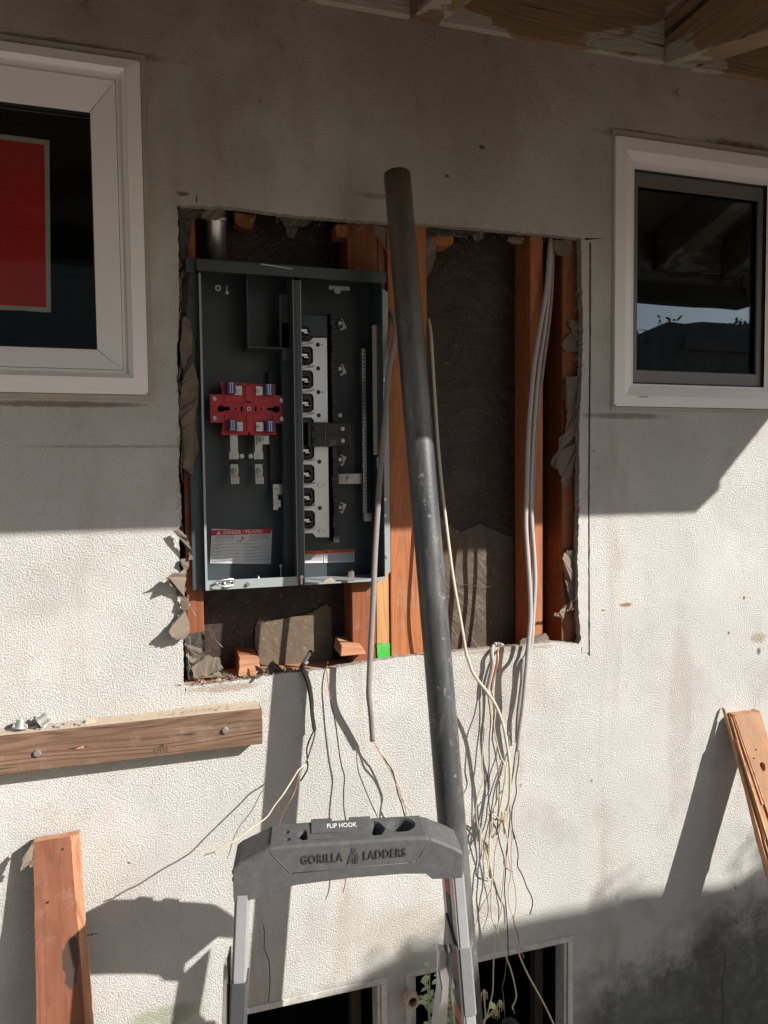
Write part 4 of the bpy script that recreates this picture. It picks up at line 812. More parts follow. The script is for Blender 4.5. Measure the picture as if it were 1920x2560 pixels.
# bar on the right side wall of the box
sb = MB(); 
for (ya, yb) in ((250, 1330),):
    zA = P(945, 740+ya*.2985, .05).z; zB = P(948, 740+yb*.2985, .05).z; sb.box((X1-T-.008, .040, zB), (X1-T-.0003, .050, zA)); so = sb.build('ground_bar', M['label_metal'], pan, .0005); s_ = MB(); n = 44
    for k in range(n): z = zB+(zA-zB)*(k+.5)/n; s_.ring((X1-T-.008, .045+(.001 if k % 2 else -.001), z), (-1, 0, 0), .003, .0012, .002, 8)
    s_.build('terminal_screws', M['label_metal'], so)
q = MB(); A = Q(420, 1490, .075); B = Q(608, 1572, .075); q.box((A[0], .074, B[1]), (B[0], .0755, A[1])); q.box((B[0]-.0012, .070, B[1]), (B[0]+.0006, .0738, A[1])); bo = q.build('bonding_strap', M['tin'], pan, .0004); x, z = Q(505, 1528, .074); q = MB(); hexnut(q, (x, .074, z), .0048, .004); x, z = Q(440, 1530, .074); hexnut(q, (x, .074, z), .0058, .004); q.build('screw', M['galv'], bo)
q = MB(); x, z = Q(745, 1390, .06); 
q = MB(); q.box((X1-T-.0009, .030, P(945, 1142, .04).z), (X1-T-.0003, .048, P(945, 1172, .04).z)); q.build('sticker', M['white'], pan)
# sawdust inside the panel
def crumbs(name, n, fn, size, mat, label=None, cat=None, parent=None, seed=1, flat=.5):
    random.seed(seed); m = MB()
    for k in range(n):
        c = fn()
        if c is None: continue
        s_ = size*random.choice((.5, .7, 1, 1.3, 1.9)); pts = [(c[0]+random.uniform(-1, 1)*s_, c[1]+random.uniform(-1, 1)*s_, c[2]+random.uniform(0, 1)*s_*flat) for _ in range(4)]
        i = m.vs(pts); 
        for q in ((0, 1, 2), (0, 2, 3), (0, 3, 1), (1, 3, 2)): m.face([i[k_] for k_ in q])
    o = m.build(name, mat, parent)
    if label: tag(o, label, cat, None, 'stuff')
    elif parent: o['kind'] = 'stuff'
    return o
sawm = simple('sawdust', (.62, .33, .16), .9, 0, .35, 200)
crumbs('sawdust', 420, lambda: ((lambda a, b_: (.15+a*a*.10, b_, Z0+.0026))(random.random(), random.uniform(-.001, .035))), .0022, sawm, 'orange sawdust spilled on the floor of the grey panel', 'sawdust', seed=3)
q = MB(); c = P(820, 1440, .01); q.hexa([(c.x-.016, -.002, Z0+.0027), (c.x+.018, .0, Z0+.0027), (c.x+.012, .014, Z0+.0027), (c.x-.01, .014, Z0+.0027), (c.x-.004, .002, Z0+.010), (c.x+.006, .003, Z0+.013), (c.x+.004, .008, Z0+.011), (c.x-.004, .008, Z0+.008)]); tag(q.build('plaster_chip', M['mortar_pale']), 'small chip of plaster resting on the bottom edge of the grey panel', 'chip')

# conduit
cdn = empty('steel_conduit', (.193, .055, 2.07), 'galvanised steel conduit entering the top of the panel', 'conduit')
q = MB(); a = P(543, 640, .055); q.cyl((a.x, .055, 2.0775), (a.x, .055, 2.62), .0215, 28); q.build('tube', M['galv'], cdn)
q = MB(); q.cyl((a.x, .055, 2.1735), (a.x, .055, 2.19), .0245, 28); q.build('coupling', M['galv'], cdn)

# ================================================================ LEANING BLACK PIPE
pA = Vector((.5725, -.121, 2.262)); pB = Vector((.6185, -.299, .889)); dr = (pB-pA).normalized()
pBot = pA+dr*((pA.z-G0)/-dr.z)
pe = empty('black_pipe', pBot, 'long scuffed black plastic pipe leaning against the house in front of the opening', 'pipe')
m = MB(); n = 40; aa = dr.orthogonal().normalized(); bb = dr.cross(aa); L = []
for (t_, r_) in ((0, .0262), (0, .0286), (.002, .0302)): L.append(m.vs([pA+dr*t_+(aa*math.cos(2*math.pi*j/n)+bb*math.sin(2*math.pi*j/n))*r_ for j in range(n)]))
tot = (pBot-pA).length-.012
for k in range(1, 30): L.append(m.vs([pA+dr*(tot*k/29)+(aa*math.cos(2*math.pi*j/n)+bb*math.sin(2*math.pi*j/n))*.0302 for j in range(n)]))
L.insert(0, m.vs([pA+dr*.15+(aa*math.cos(2*math.pi*j/n)+bb*math.sin(2*math.pi*j/n))*.0262 for j in range(n)]))
m.smooth = True
for A, B in zip(L, L[1:]):
    for j in range(n): m.face((A[j], A[(j+1) % n], B[(j+1) % n], B[j]))
m.face(L[-1]); m.face(L[0]); m.build('pipe_wall', M['pipe'], pe)

# ================================================================ CABLES
def F(x, y, d): return P(640+x*.4581, 1600+y*.4581, d)
def G(x, y, d): return P(1080+x*.2532, 2020+y*.2532, d)
def cable(name, label, parts, cat='cable', group='cables and wires hanging from the opening'):
    """parts: list of (part name, points, radius, material)"""
    if len(parts) == 1:
        n_, pts, r_, mt = parts[0]; m = MB(); m.tube(smooth(pts, 6), r_, 8, .75); return tag(m.build(name, mt), label, cat, group)
    e = empty(name, parts[0][1][0], label, cat, group)
    for n_, pts, r_, mt in parts: m = MB(); m.tube(smooth(pts, 6), r_, 8, .75 if r_ > .003 else 1); m.build(n_, mt, e)
    return e
def wig(pts, a=.0015, seed=1):
    random.seed(seed); return [Vector(p)+Vector((random.uniform(-a, a), random.uniform(-a, a)*.8, 0)) for p in pts]
cable('sheathed_cable', 'long grey cloth cable hanging in front of the panel edge with its frayed wires below', [
    ('sheath', [DP(833, 664, .03), DP(846, 676, .02), DP(853, 700, .0), DP(851, 745, -.015), DP(840, 800, -.02), DP(832, 900, -.03), DP(823, 1000, -.038), DP(816, 1100, -.05), DP(810, 1200, -.058), DP(806, 1300, -.064), DP(801, 1400, -.068), DP(798, 1460, -.066), DP(797, 1500, -.06), DP(802, 1550, -.046), DP(805, 1600, -.030)], .0068, M['nm']),
    ('black_wire', [F(636, 540, -.030), F(668, 600, -.032), F(700, 650, -.036), F(742, 710, -.034), F(762, 780, -.03), F(775, 840, -.03), F(796, 900, -.04), F(818, 985, -.05), F(840, 1060, -.05)], .0016, M['ins_black']),
    ('white_wire', [F(640, 540, -.028), F(662, 590, -.03), F(715, 660, -.03), F(752, 740, -.03), F(790, 820, -.034), F(800, 880, -.04), F(846, 935, -.046), F(860, 990, -.05)], .0016, M['ins_white']),
    ('copper_wire', [F(634, 540, -.029), F(690, 640, -.045), F(735, 720, -.05), F(780, 830, -.05), F(812, 905, -.05), F(822, 1000, -.05)], .0009, M['copper'])])
cable('sheathed_cable', 'black sheathed cable over the sill with one long ivory wire sweeping left', [
    ('sheath', [F(300, 60, .05), F(262, 125, .02), F(248, 150, -.004), F(262, 185, -.012), F(285, 245, -.014), F(300, 330, -.016), F(306, 400, -.018), F(318, 490, -.022)], .0050, M['sheath_dark']),
    ('sheath_second', [F(280, 120, .02), F(256, 146, .0), F(272, 185, -.020), F(292, 240, -.022), F(306, 330, -.024), F(308, 400, -.026), F(322, 490, -.026)], .004, M['nm']),
    ('ivory_wire', [F(322, 488, -.022), F(320, 520, -.035), F(300, 590, -.05), F(270, 675, -.075), F(232, 710, -.09), F(200, 760, -.10), F(150, 840, -.12), F(100, 905, -.13), F(60, 965, -.14), F(0, 1010, -.15), P(628, 2071, -.165), P(590, 2100, -.18), P(565, 2112, -.185), P(535, 2131, -.19)], .0018, M['ins_white']),
    ('copper_end', [P(536, 2131, -.19), P(522, 2134, -.19), P(511, 2139, -.19)], .0012, M['copper']),
    ('black_wire', [F(320, 488, -.024), F(298, 530, -.03), F(278, 590, -.035), F(280, 650, -.04), F(282, 700, -.05), F(265, 735, -.055), F(243, 770, -.06)], .0018, M['ins_black']),
    ('copper_wire', [F(262, 690, -.06), F(236, 730, -.07), F(216, 815, -.08), F(185, 880, -.09), F(150, 940, -.09), F(130, 1000, -.09), F(120, 1040, -.09), P(688, 2090, -.09)], .0009, M['copper'])])
cable('single_wire', 'single wire over the sill, bare copper above and black insulation below', [
    ('bare_end', [F(392, 120, .03), F(386, 150, .0), F(390, 200, -.008), F(396, 260, -.012), F(408, 340, -.014)], .0013, M['copper']),
    ('insulation', [F(406, 325, -.014), F(424, 400, -.018), F(440, 500, -.02), F(455, 620, -.02), F(468, 690, -.02), F(482, 745, -.022), F(478, 830, -.024), F(478, 900, -.026), F(490, 990, -.03), P(868, 2080, -.03), P(866, 2140, -.03)], .0015, M['ins_black']),
    ('copper_end', [P(866, 2139, -.03), P(864, 2200, -.03), P(857, 2232, -.032)], .0012, M['copper'])])
cable('sheathed_cable', 'thickest of the pale grey cables bundled on the orange stud', [
    ('sheath', [DP(1190, 500, .045), DP(1187, 545, .012), DP(1181, 620, .004), DP(1168, 700, -.0), DP(1155, 780, -.006), DP(1147, 860, -.01), DP(1141, 950, -.014), DP(1138, 1060, -.02), DP(1136, 1130, -.026), DP(1140, 1200, -.032), DP(1144, 1260, -.04), DP(1146, 1330, -.045), DP(1141, 1400, -.05), DP(1135, 1470, -.05), DP(1129, 1530, -.046), DP(1122, 1580, -.036), DP(1118, 1622, -.028)], .0062, M['nm_pale']),
    ('white_wire', [F(1435, 600, -.028), F(1420, 660, -.03), F(1405, 740, -.036), F(1385, 850, -.04), F(1378, 930, -.04), F(1360, 1000, -.045), G(600, 60, -.05), G(595, 170, -.055), G(565, 330, -.06), G(560, 480, -.06), G(585, 620, -.06), G(600, 700, -.06)], .0015, M['ins_white']),
    ('black_wire', [F(1437, 600, -.028), F(1430, 680, -.03), F(1418, 760, -.034), F(1420, 840, -.036), F(1398, 920, -.038), F(1396, 1000, -.04), F(1408, 1085, -.044), G(800, 230, -.05), G(838, 380, -.05), G(850, 470, -.05), G(845, 570, -.05), G(895, 670, -.05), G(935, 780, -.05), G(980, 870, -.05), G(993, 950, -.05), G(965, 1055, -.045)], .0015, M['ins_black'])])
cable('sheathed_cable', 'middle grey cable of the bundle on the orange stud, ending highest', [
    ('sheath', [DP(1192, 520, .045), DP(1190, 548, .018), DP(1186, 620, .01), DP(1178, 700, .006), DP(1166, 780, .0), DP(1157, 870, -.004), DP(1151, 960, -.008), DP(1147, 1060, -.013), DP(1149, 1130, -.016), DP(1154, 1200, -.018), DP(1156, 1260, -.024), DP(1152, 1330, -.03), DP(1146, 1400, -.034), F(1440, 130, -.034), F(1420, 220, -.03), F(1412, 320, -.026), F(1395, 390, -.022), F(1382, 450, -.02), F(1380, 520, -.02)], .0055, M['nm_pale']),
    ('white_wire', [F(1380, 515, -.02), F(1384, 600, -.024), F(1365, 700, -.03), F(1360, 790, -.03), F(1320, 860, -.034), F(1300, 920, -.036), F(1296, 1000, -.038), F(1290, 1080, -.04), G(700, 120, -.045), G(745, 300, -.05), G(745, 430, -.05), G(770, 560, -.05), G(775, 680, -.05), G(755, 780, -.05), G(760, 940, -.055), G(805, 1090, -.06)], .0015, M['ins_white']),
    ('red_wire', [G(800, 1060, -.06), G(815, 1150, -.06), G(850, 1260, -.062), G(862, 1350, -.064)], .0017, M['copper']),
    ('pale_sleeve', [G(862, 1330, -.064), G(856, 1420, -.066), G(890, 1520, -.07), G(960, 1670, -.08), G(1050, 1830, -.09), G(1140, 2000, -.10), G(1200, 2133, -.11), G(1240, 2230, -.115)], .0022, M['ins_white'])])
cable('sheathed_cable', 'dark dusty cable behind the pale bundle on the orange stud', [
    ('sheath', [DP(1194, 540, .05), DP(1194, 560, .02), DP(1191, 640, .016), DP(1183, 720, .012), DP(1172, 800, .009), DP(1160, 900, .006), DP(1154, 1000, .004), DP(1150, 1100, .002), DP(1151, 1200, .0), DP(1148, 1300, -.006), DP(1140, 1398, -.014), F(1455, 120, -.014), F(1450, 230, -.014), F(1432, 380, -.014), F(1425, 480, -.013), F(1425, 560, -.012)], .0048, M['nm']),
    ('black_wire', [F(1425, 555, -.012), F(1412, 640, -.02), F(1398, 760, -.03), F(1385, 900, -.034), G(770, 100, -.04), G(750, 300, -.045), G(732, 480, -.05), G(725, 650, -.05), G(715, 800, -.05), G(728, 950, -.05), G(740, 1100, -.05), G(748, 1250, -.05), G(752, 1450, -.04)], .0015, M['ins_black']),
    ('grey_end', [G(752, 1440, -.04), G(730, 1560, -.03), G(715, 1680, -.02), G(695, 1780, -.01), G(710, 1900, -.0), G(720, 2090, .0)], .0009, M['wire'])])
cable('sheathed_cable', 'cream cable emerging right of the black pipe and crossing the wire cluster', [
    ('sheath', [DP(926, 690, .03), DP(931, 720, .01), DP(936, 800, .0), DP(941, 880, -.01), DP(948, 980, -.02), DP(958, 1080, -.03), DP(970, 1180, -.045), DP(978, 1240, -.055), DP(986, 1290, -.062), DP(997, 1350, -.066), DP(1007, 1410, -.066), F(1160, 110, -.066), F(1180, 170, -.066), F(1215, 225, -.066), F(1262, 285, -.066), F(1310, 360, -.066), F(1345, 450, -.066), F(1368, 560, -.066), F(1384, 680, -.066), F(1386, 790, -.062), F(1382, 880, -.058), F(1362, 945, -.052)], .0040, M['nm_cream']),
    ('white_wire', [F(1362, 940, -.052), F(1352, 1000, -.052), F(1356, 1060, -.052), G(725, 30, -.055), G(712, 150, -.055), G(745, 300, -.056), G(750, 420, -.056), G(725, 520, -.056), G(712, 640, -.056), G(700, 780, -.056), G(685, 900, -.058), G(690, 990, -.06), G(665, 1100, -.062), G(640, 1200, -.064), G(622, 1290, -.066), G(620, 1400, -.07), G(608, 1520, -.075), G(605, 1660, -.08), G(600, 1800, -.085), G(575, 1930, -.09), G(540, 2060, -.095), G(500, 2160, -.1)], .0017, M['ins_white']),
    ('copper_wire', [F(1370, 940, -.05), F(1345, 1010, -.05), G(690, 30, -.05), G(660, 250, -.05), G(620, 430, -.05), G(612, 560, -.05), G(608, 680, -.05)], .0009, M['copper'])])
cable('sheathed_cable', 'short pale cable bent over the sill with wires fanning below', [
    ('sheath', [F(1345, 30, .06), F(1310, 20, .035), F(1290, 42, .004), F(1286, 80, -.014), F(1290, 140, -.018), F(1278, 200, -.018), F(1266, 250, -.016), F(1258, 295, -.014)], .0062, M['nm_pale']),
    ('ivory_wire', [F(1254, 285, -.014), F(1252, 380, -.02), F(1244, 480, -.03), F(1238, 580, -.03), F(1232, 680, -.03), F(1242, 755, -.03), F(1222, 820, -.034), F(1203, 890, -.036), F(1202, 960, -.038), F(1222, 1080, -.042), G(468, 190, -.045), G(490, 330, -.05), G(495, 460, -.05), G(515, 600, -.05), G(530, 680, -.05), G(560, 700, -.05), G(595, 712, -.05)], .0015, M['ins_white']),
    ('black_wire', [F(1262, 285, -.014), F(1276, 380, -.018), F(1280, 450, -.02), F(1272, 560, -.022), F(1272, 680, -.026), F(1265, 760, -.028), F(1270, 880, -.03), F(1282, 960, -.034), F(1310, 1030, -.04), G(560, 60, -.045), G(640, 230, -.05), G(670, 350, -.05), G(708, 480, -.05), G(712, 560, -.05), G(745, 605, -.048)], .0015, M['ins_black']),
    ('bare_end', [G(745, 605, -.048), G(770, 618, -.046), G(805, 632, -.046)], .0009, M['wire']),
    ('thin_wire', [G(560, 480, -.045), G(515, 380, -.045), G(545, 520, -.045), G(560, 620, -.045), G(590, 690, -.045)], .0008, M['copper'])])
cable('sheathed_cable', 'second short cable bent over the sill, with a long brown wire', [
    ('sheath', [F(1350, 50, .06), F(1330, 42, .03), F(1318, 60, -.002), F(1318, 110, -.014), F(1304, 170, -.016), F(1290, 230, -.016), F(1284, 275, -.014)], .0036, M['copper']),
    ('brown_wire', [F(1284, 270, -.014), F(1296, 360, -.018), F(1296, 450, -.02), F(1290, 540, -.02), F(1306, 620, -.022), F(1322, 720, -.025), F(1328, 820, -.026), F(1322, 940, -.03), F(1316, 1060, -.034), G(655, 80, -.036), G(645, 200, -.038), G(632, 260, -.038)], .0018, simple('brown_insulation', (.22, .12, .09), .6)),
    ('white_wire', [F(1288, 270, -.014), F(1306, 380, -.02), F(1300, 480, -.024), F(1330, 620, -.03), F(1362, 700, -.034), F(1352, 800, -.036), F(1335, 900, -.036), F(1310, 980, -.036), G(605, 100, -.04), G(580, 260, -.042), G(570, 400, -.044), G(572, 560, -.046), G(590, 700, -.048), G(585, 850, -.05), G(588, 1050, -.052), G(610, 1140, -.056), G(650, 1230, -.06), G(690, 1350, -.064), G(735, 1480, -.068), G(780, 1600, -.07), G(815, 1740, -.074), G(832, 1850, -.076), G(815, 1920, -.076), G(795, 1960, -.075), G(800, 1990, -.075)], .0020, M['ins_white']),
    ('bare_end', [G(800, 1985, -.075), G(815, 2030, -.075)], .0012, M['wire']),
    ('thin_wire', [G(590, 780, -.05), G(560, 850, -.05), G(510, 930, -.046), G(465, 1020, -.04), G(440, 1120, -.03), G(412, 1210, -.02)], .0009, M['copper'])])
cable('tangled_wire', 'thin dark wires straggling at the right of the wire cluster', [
    ('dark_wire', [G(600, 690, -.05), G(625, 760, -.05), G(635, 870, -.05), G(655, 960, -.048), G(660, 1060, -.046), G(655, 1130, -.045)], .0013, M['ins_black']),
    ('thin_wire', [G(775, 200, -.05), G(790, 280, -.05), G(780, 430, -.05), G(790, 640, -.05), G(815, 760, -.05), G(830, 900, -.05), G(825, 1000, -.052), G(805, 1095, -.055)], .0009, M['copper']),
    ('short_wire', [G(870, 1370, -.06), G(885, 1430, -.062), G(905, 1460, -.064), G(900, 1490, -.064)], .0008, M['copper'])], 'wire')
# ================================================================ LEDGER BOARD AND THE FITTINGS ON IT
YL = -.045
zb, ztp = P(656, 1860, YL).z, P(656, 1771, YL).z; xr_b = P(656, 1800, YL).x
zbl, ztl = P(0, 1940, YL).z, P(0, 1837, YL).z; xl_b = P(0, 1880, YL).x; sl_ = (zb-zbl)/(xr_b-xl_b)
xL = -1.0; zLb = zb+(xL-xr_b)*sl_*.5; zLt = ztp+(xL-xr_b)*sl_*.5
le = empty('ledger_board', (-.3, -.02, (zb+zLb)/2), 'weathered brown board bolted level to the stucco below the panel', 'board')
m = MB(); seg_n = 24; ys = []
for k in range(seg_n):
    xa = xL+(xr_b-xL)*k/seg_n; xb = xL+(xr_b-xL)*(k+1)/seg_n
m.hexa([(xL, YL, zLb), (xr_b, YL, zb), (xr_b, -.001, zb), (xL, -.001, zLb), (xL, YL, zLt), (xr_b, YL, ztp), (xr_b, -.001, ztp), (xL, -.001, zLt)])
lb_ = m.build('plank', M['ledger'], le, .0022)
for px, py in ((94, 1881), (563, 1824)):
    c = P(px, py, YL); q = MB(); q.cyl((c.x, YL-.0002, c.z), (c.x, YL-.006, c.z), .0078, 6); q.cyl((c.x, YL-.0061, c.z), (c.x, YL-.0066, c.z), .0058, 16); q.build('lag_bolt', M['zinc'], le, .0008)
q = MB()
for (x0, y0, x1, y1, t_) in ((168, 1872, 224, 1866, 2.6), (443, 1838, 492, 1834, 1.6)):
    a = PX(x0, y0, YL); b_ = PX(x1, y1, YL); q.slab([[a, (a[0]*.4+b_[0]*.6, a[1]*.4+b_[1]*.6-.001*t_), b_, (a[0]*.4+b_[0]*.6, a[1]*.4+b_[1]*.6+.0008*t_)]], YL-.0006, YL-.0001)
q.build('crack', M['gasket'], le)
q = MB(); a = PX(186, 1872, YL); q.slab([[a, (a[0]+.016, a[1]-.001), (a[0]+.022, a[1]+.004), (a[0]+.012, a[1]+.0035)]], YL-.0022, YL-.0007); q.build('splinter', M['redwood_raw'], le)
kn = PX(405, 1873, YL); q = MB(); q.slab([jag([(kn[0]+.018*math.cos(t_*.5236), kn[1]+.010*math.sin(t_*.5236)) for t_ in range(12)], .003, .004)], YL-.0008, YL-.0001); q.build('knot', wood('knot_wood', (.08, .04, .025), (.19, .11, .065), 1, 70, .9, .002, cracks=1), le, .0008)
def ltop(x): return ztp+(x-xr_b)*sl_*.5
dust = simple('stucco_dust', (.42, .34, .25), .97, 0, .2, 150, .001)
dm = MB(); random.seed(4); R_ = 7; C_ = 130; idx = []
for i in range(C_):
    x = xL+(xr_b-.004-xL)*i/(C_-1); row = []
    for j in range(R_):
        y = -.0012+(YL+.003)*(j/(R_-1)); pile = math.exp(-((x-.16)/.10)**2)*.007+math.exp(-((x+.05)/.09)**2)*.003
        h = (.0012+pile*(1-j/(R_-1))**1.2+max(0, noise.noise(Vector((x*60, y*60, 1))))*.0025*(1-j/(R_-1)*.7)) if 0 < j < R_-1 or j == 0 else .0004
        row.append(dm.vs([(x, y, ltop(x)+h)])[0])
    idx.append(row)
for A, B in zip(idx, idx[1:]):
    for j in range(R_-1): dm.face((A[j], A[j+1], B[j+1], B[j]))
tag(dm.build('stucco_dust', dust), 'pale stucco dust drifted along the top of the brown ledger board', 'dust', None, 'stuff')
crumbs('plaster_crumbs', 260, lambda: (lambda x: (x, random.uniform(YL+.006, -.002), ltop(x)+.0015+math.exp(-((x-.16)/.10)**2)*.004))(random.gauss(.13, .08) if random.random() < .8 else random.uniform(-.2, .2)), .0020, M['mortar_pale'], 'small plaster crumbs lying on the ledger board', 'crumbs', seed=9)
# rubble on the sill of the opening
sz = 1.118
crumbs('plaster_rubble', 520, lambda: (lambda x: (x, random.uniform(.0, .05), (PX(470, 1714)[1]+(x-.1)*.02)+.001))(random.uniform(.1, .36) if random.random() < .75 else random.uniform(.1, 1.0)), .0030, M['mortar_pale'], 'pinkish rubble scattered along the sill of the opening', 'rubble', seed=12, flat=1.2)
sm_ = MB(); sm_.box((.088, .0225, 1.095), (1.13, .11, 1.118)); tag(sm_.build('sill_plate', M['block']), 'dusty wood sill under the bottom edge of the opening', 'sill')
def connector(px, py, label, tilt=0, sc=1.0):
    c = P(px, py, -.026); zc = ltop(c.x)+.0014; e = empty('conduit_connector', (c.x, -.026, zc), label, 'connector', 'conduit fittings left on the ledger board', 0, True)
    Rm = Matrix.Rotation(tilt, 3, 'Y') @ Matrix.Rotation(-.25, 3, 'X')
    def tr(m):
        m.v = [Rm @ (v*sc) for v in m.v]; mz = min(v.z for v in m.v); m.v = [v-Vector((0, 0, mz)) if m is first else v-Vector((0, 0, mz0[0])) for v in m.v]
    first = MB(); mz0 = [0]
    for k in range(7): first.ring((0, 0, .006+k*.0021), (0, 0, 1), .0098 if k % 2 else .0090, .0072, .0021, 20)
    first.ring((0, 0, .0015), (0, 0, 1), .0125, .0072, .0045, 20)
    vv = [Rm @ (v*sc) for v in first.v]; mz0[0] = min(v.z for v in vv); first.v = [v-Vector((0, 0, mz0[0])) for v in vv]; first.build('threaded_body', M['galv2'], e)
    s2 = MB(); s2.box((-.014, -.003, .0), (-.009, .003, .012)); s2.box((.009, -.003, .0), (.014, .003, .012)); s2.cyl((-.0125, -.003, .006), (-.0125, -.0065, .006), .0028, 10); s2.cyl((.0125, -.003, .006), (.0125, -.0065, .006), .0028, 10)
    s2.v = [Rm @ (v*sc)-Vector((0, 0, mz0[0])) for v in s2.v]; s2.build('clamp', M['galv2'], e, .0006)
M['galv2'] = simple('dull_zinc_casting', (.42, .42, .40), .5, .55, .15, 60)
connector(49, 1812, 'left of the two conduit connectors standing on the ledger board', .12)
connector(93, 1808, 'right conduit connector on the ledger board, tipped over on its side', 1.05, 1.15)
for px, py, lab_ in ((150, 1803, 'left thin ring locknut lying on the ledger board'), (202, 1795, 'right thin ring locknut lying on the ledger board, next to a stucco chip'), (104, 1812, 'ring locknut under the tipped conduit connector')):
    c = P(px, py, -.024); q = MB(); z0_ = ltop(c.x)+.0016; q.ring((c.x, -.024, z0_), (0, .0, 1), .0125, .0092, .003, 24)
    for k in range(8): a_ = k*math.pi/4; q.box((c.x+.0125*math.cos(a_)-.0014, -.024+.0125*math.sin(a_)-.0014, z0_), (c.x+.0125*math.cos(a_)+.0014, -.024+.0125*math.sin(a_)+.0014, z0_+.0029))
    tag(q.build('locknut', M['galv2']), lab_, 'locknut', 'conduit fittings left on the ledger board')
c = P(226, 1790, -.02); q = MB(); q.hexa([(c.x-.012, -.03, ltop(c.x)+.0012), (c.x+.012, -.028, ltop(c.x)+.0012), (c.x+.010, -.010, ltop(c.x)+.0012), (c.x-.010, -.012, ltop(c.x)+.0012), (c.x-.008, -.026, ltop(c.x)+.009), (c.x+.007, -.025, ltop(c.x)+.0075), (c.x+.006, -.014, ltop(c.x)+.009), (c.x-.006, -.015, ltop(c.x)+.011)]); tag(q.build('stucco_chip', dust), 'stucco chip beside the ring locknut on the ledger board', 'chip')

# ================================================================ LEANING PLANKS
def lean(y): return y
# left plank: top at the wall, foot out in the yard
def plankpt(px, py, y): return P(px, py, y)
TLf = P(83, 2106, -.045); TRf = P(197, 2086, -.045)
lk = .42  # lean, metres out per metre down
def on_lean(px, py, y_top, z_top, k=lk):
    d = ray(px, py); # intersect plane y = y_top - k*(z_top - z)
    t = (y_top-k*z_top-CAM.y+k*CAM.z)/(d.y-k*d.z); return CAM+d*t
def plank(name, fpts, thick, y_top, z_top, mat, k, parent, holes=(), z_floor=.0, bevel=.0015, raw=None):
    L2 = [on_lean(x, y, y_top, z_top, k) for x, y in fpts]
    nrm = Vector((0, 1, -k)).normalized()          # into the wall side
    pts = [(p.x, p.z) for p in L2]
    hl = []
    for (x, y, r_) in holes:
        c_ = on_lean(x, y, y_top, z_top, k); hl.append([(c_.x+r_*math.cos(t_*.5236)*(1+.15*math.sin(t_*2.1)), c_.z+r_*math.sin(t_*.5236)) for t_ in range(12)])
    m = MB(); m.slab([jag(pts, .02, .0012)]+hl, 0, thick, 1, fn=lambda x, y, z: tuple(Vector((x, y_top-k*(z_top-z), z))+nrm*y)); return m.build(name, [mat, raw or mat], parent, 0)
e = empty('leaning_plank', (-.19, -.25, G0), 'reddish sawn plank leaning on the wall at the bottom left, black smear on it', 'plank')
kL = .16; zt_ = TLf.z
ext = lambda a, b, f: (a[0]+(b[0]-a[0])*f, a[1]+(b[1]-a[1])*f)
pl_ = plank('board', [(83, 2106), ext((83, 2106), (92, 2560), 2.55), ext((176, 2090), (213, 2560), 2.55), (176, 2090)], .036, -.045, zt_, M['redwood'], kL, e, raw=M['redwood_raw'])
sp = plank('split_edge', [(176.5, 2090), ext((176.5, 2090), (213.5, 2560), 2.55), ext((197, 2086), (233, 2560), 3.0), (206, 2230), (197, 2086)], .034, -.0425, zt_, M['redwood_raw'], kL, e)
q = MB(); pts = [on_lean(x, y, -.045, zt_, kL) for x, y in ((133, 2400), (178, 2385), (180, 2440), (168, 2455), (134, 2440))]
q = MB()
for x, y, r_ in ((120, 2255, .0022), (158, 2122, .0016), (230, 2337, .0015)):
    c_ = on_lean(x, y, -.047, zt_, kL); q.cyl(c_, c_+Vector((0, -.0015, 0)), r_, 8)
c_ = on_lean(216, 2340, -.04, zt_, kL); q.tube([c_, c_+Vector((.012, -.004, .004)), c_+Vector((.022, -.008, .006))], .0010, 6); q.build('nail', M['gasket'], e)
flap([(80, 2108, -.05), (84, 2112, -.048), (82, 2166, -.062), (77, 2170, -.066), (72, 2158, -.06), (60, 2170, -.075), (49, 2178, -.08), (54, 2150, -.07), (68, 2125, -.06)], -.06, M['paper_flap'] if 'paper_flap' in M else M['felt'], 'pale torn paper hanging from the top corner of the reddish plank', seed=31, group='torn building paper around the opening')
# right plank (shadow solved: foot 0.47 m out per metre)
kR = .437; yT = -.028; zT = .892
e2 = empty('leaning_plank', (1.65, -.5, G0), 'orange splintered plank leaning on the wall at the right edge', 'plank')
pR = plank('board', [(1842, 1779), (1960, 2330), (2210, 2330), (1990, 2060), (1909, 1778)], .034, yT, zT, M['pine'], kR, e2, holes=[(1906, 1918, .010)])
bpy.data.objects.remove(pR)
def RP(lx, h, yy=0):   # plank frame: lx along x, h down from top
    return (1.590+lx, yT-kR*h+yy, zT-h)
mR = MB(); Lp = [(.022, 0), (.104, .001), (.112, -.002), (.118, 1.235), (.0, 1.235), (.005, .3)]
c_ = on_lean(1907, 1917, yT, zT, kR); hx, hh = c_.x-1.590, zT-c_.z
mR.slab([jag([(a, -b_) for a, b_ in Lp], .015, .001), [(hx+.009*math.cos(t_*.5236)*(1+.2*math.sin(t_*1.7)), -hh+.012*math.sin(t_*.5236)) for t_ in range(12)]], 0, .035, 1, fn=lambda x, y, z: (1.590+x, yT+kR*z+y, zT+z)); brd = mR.build('board', [M['pine'], M['pine_split']], e2)

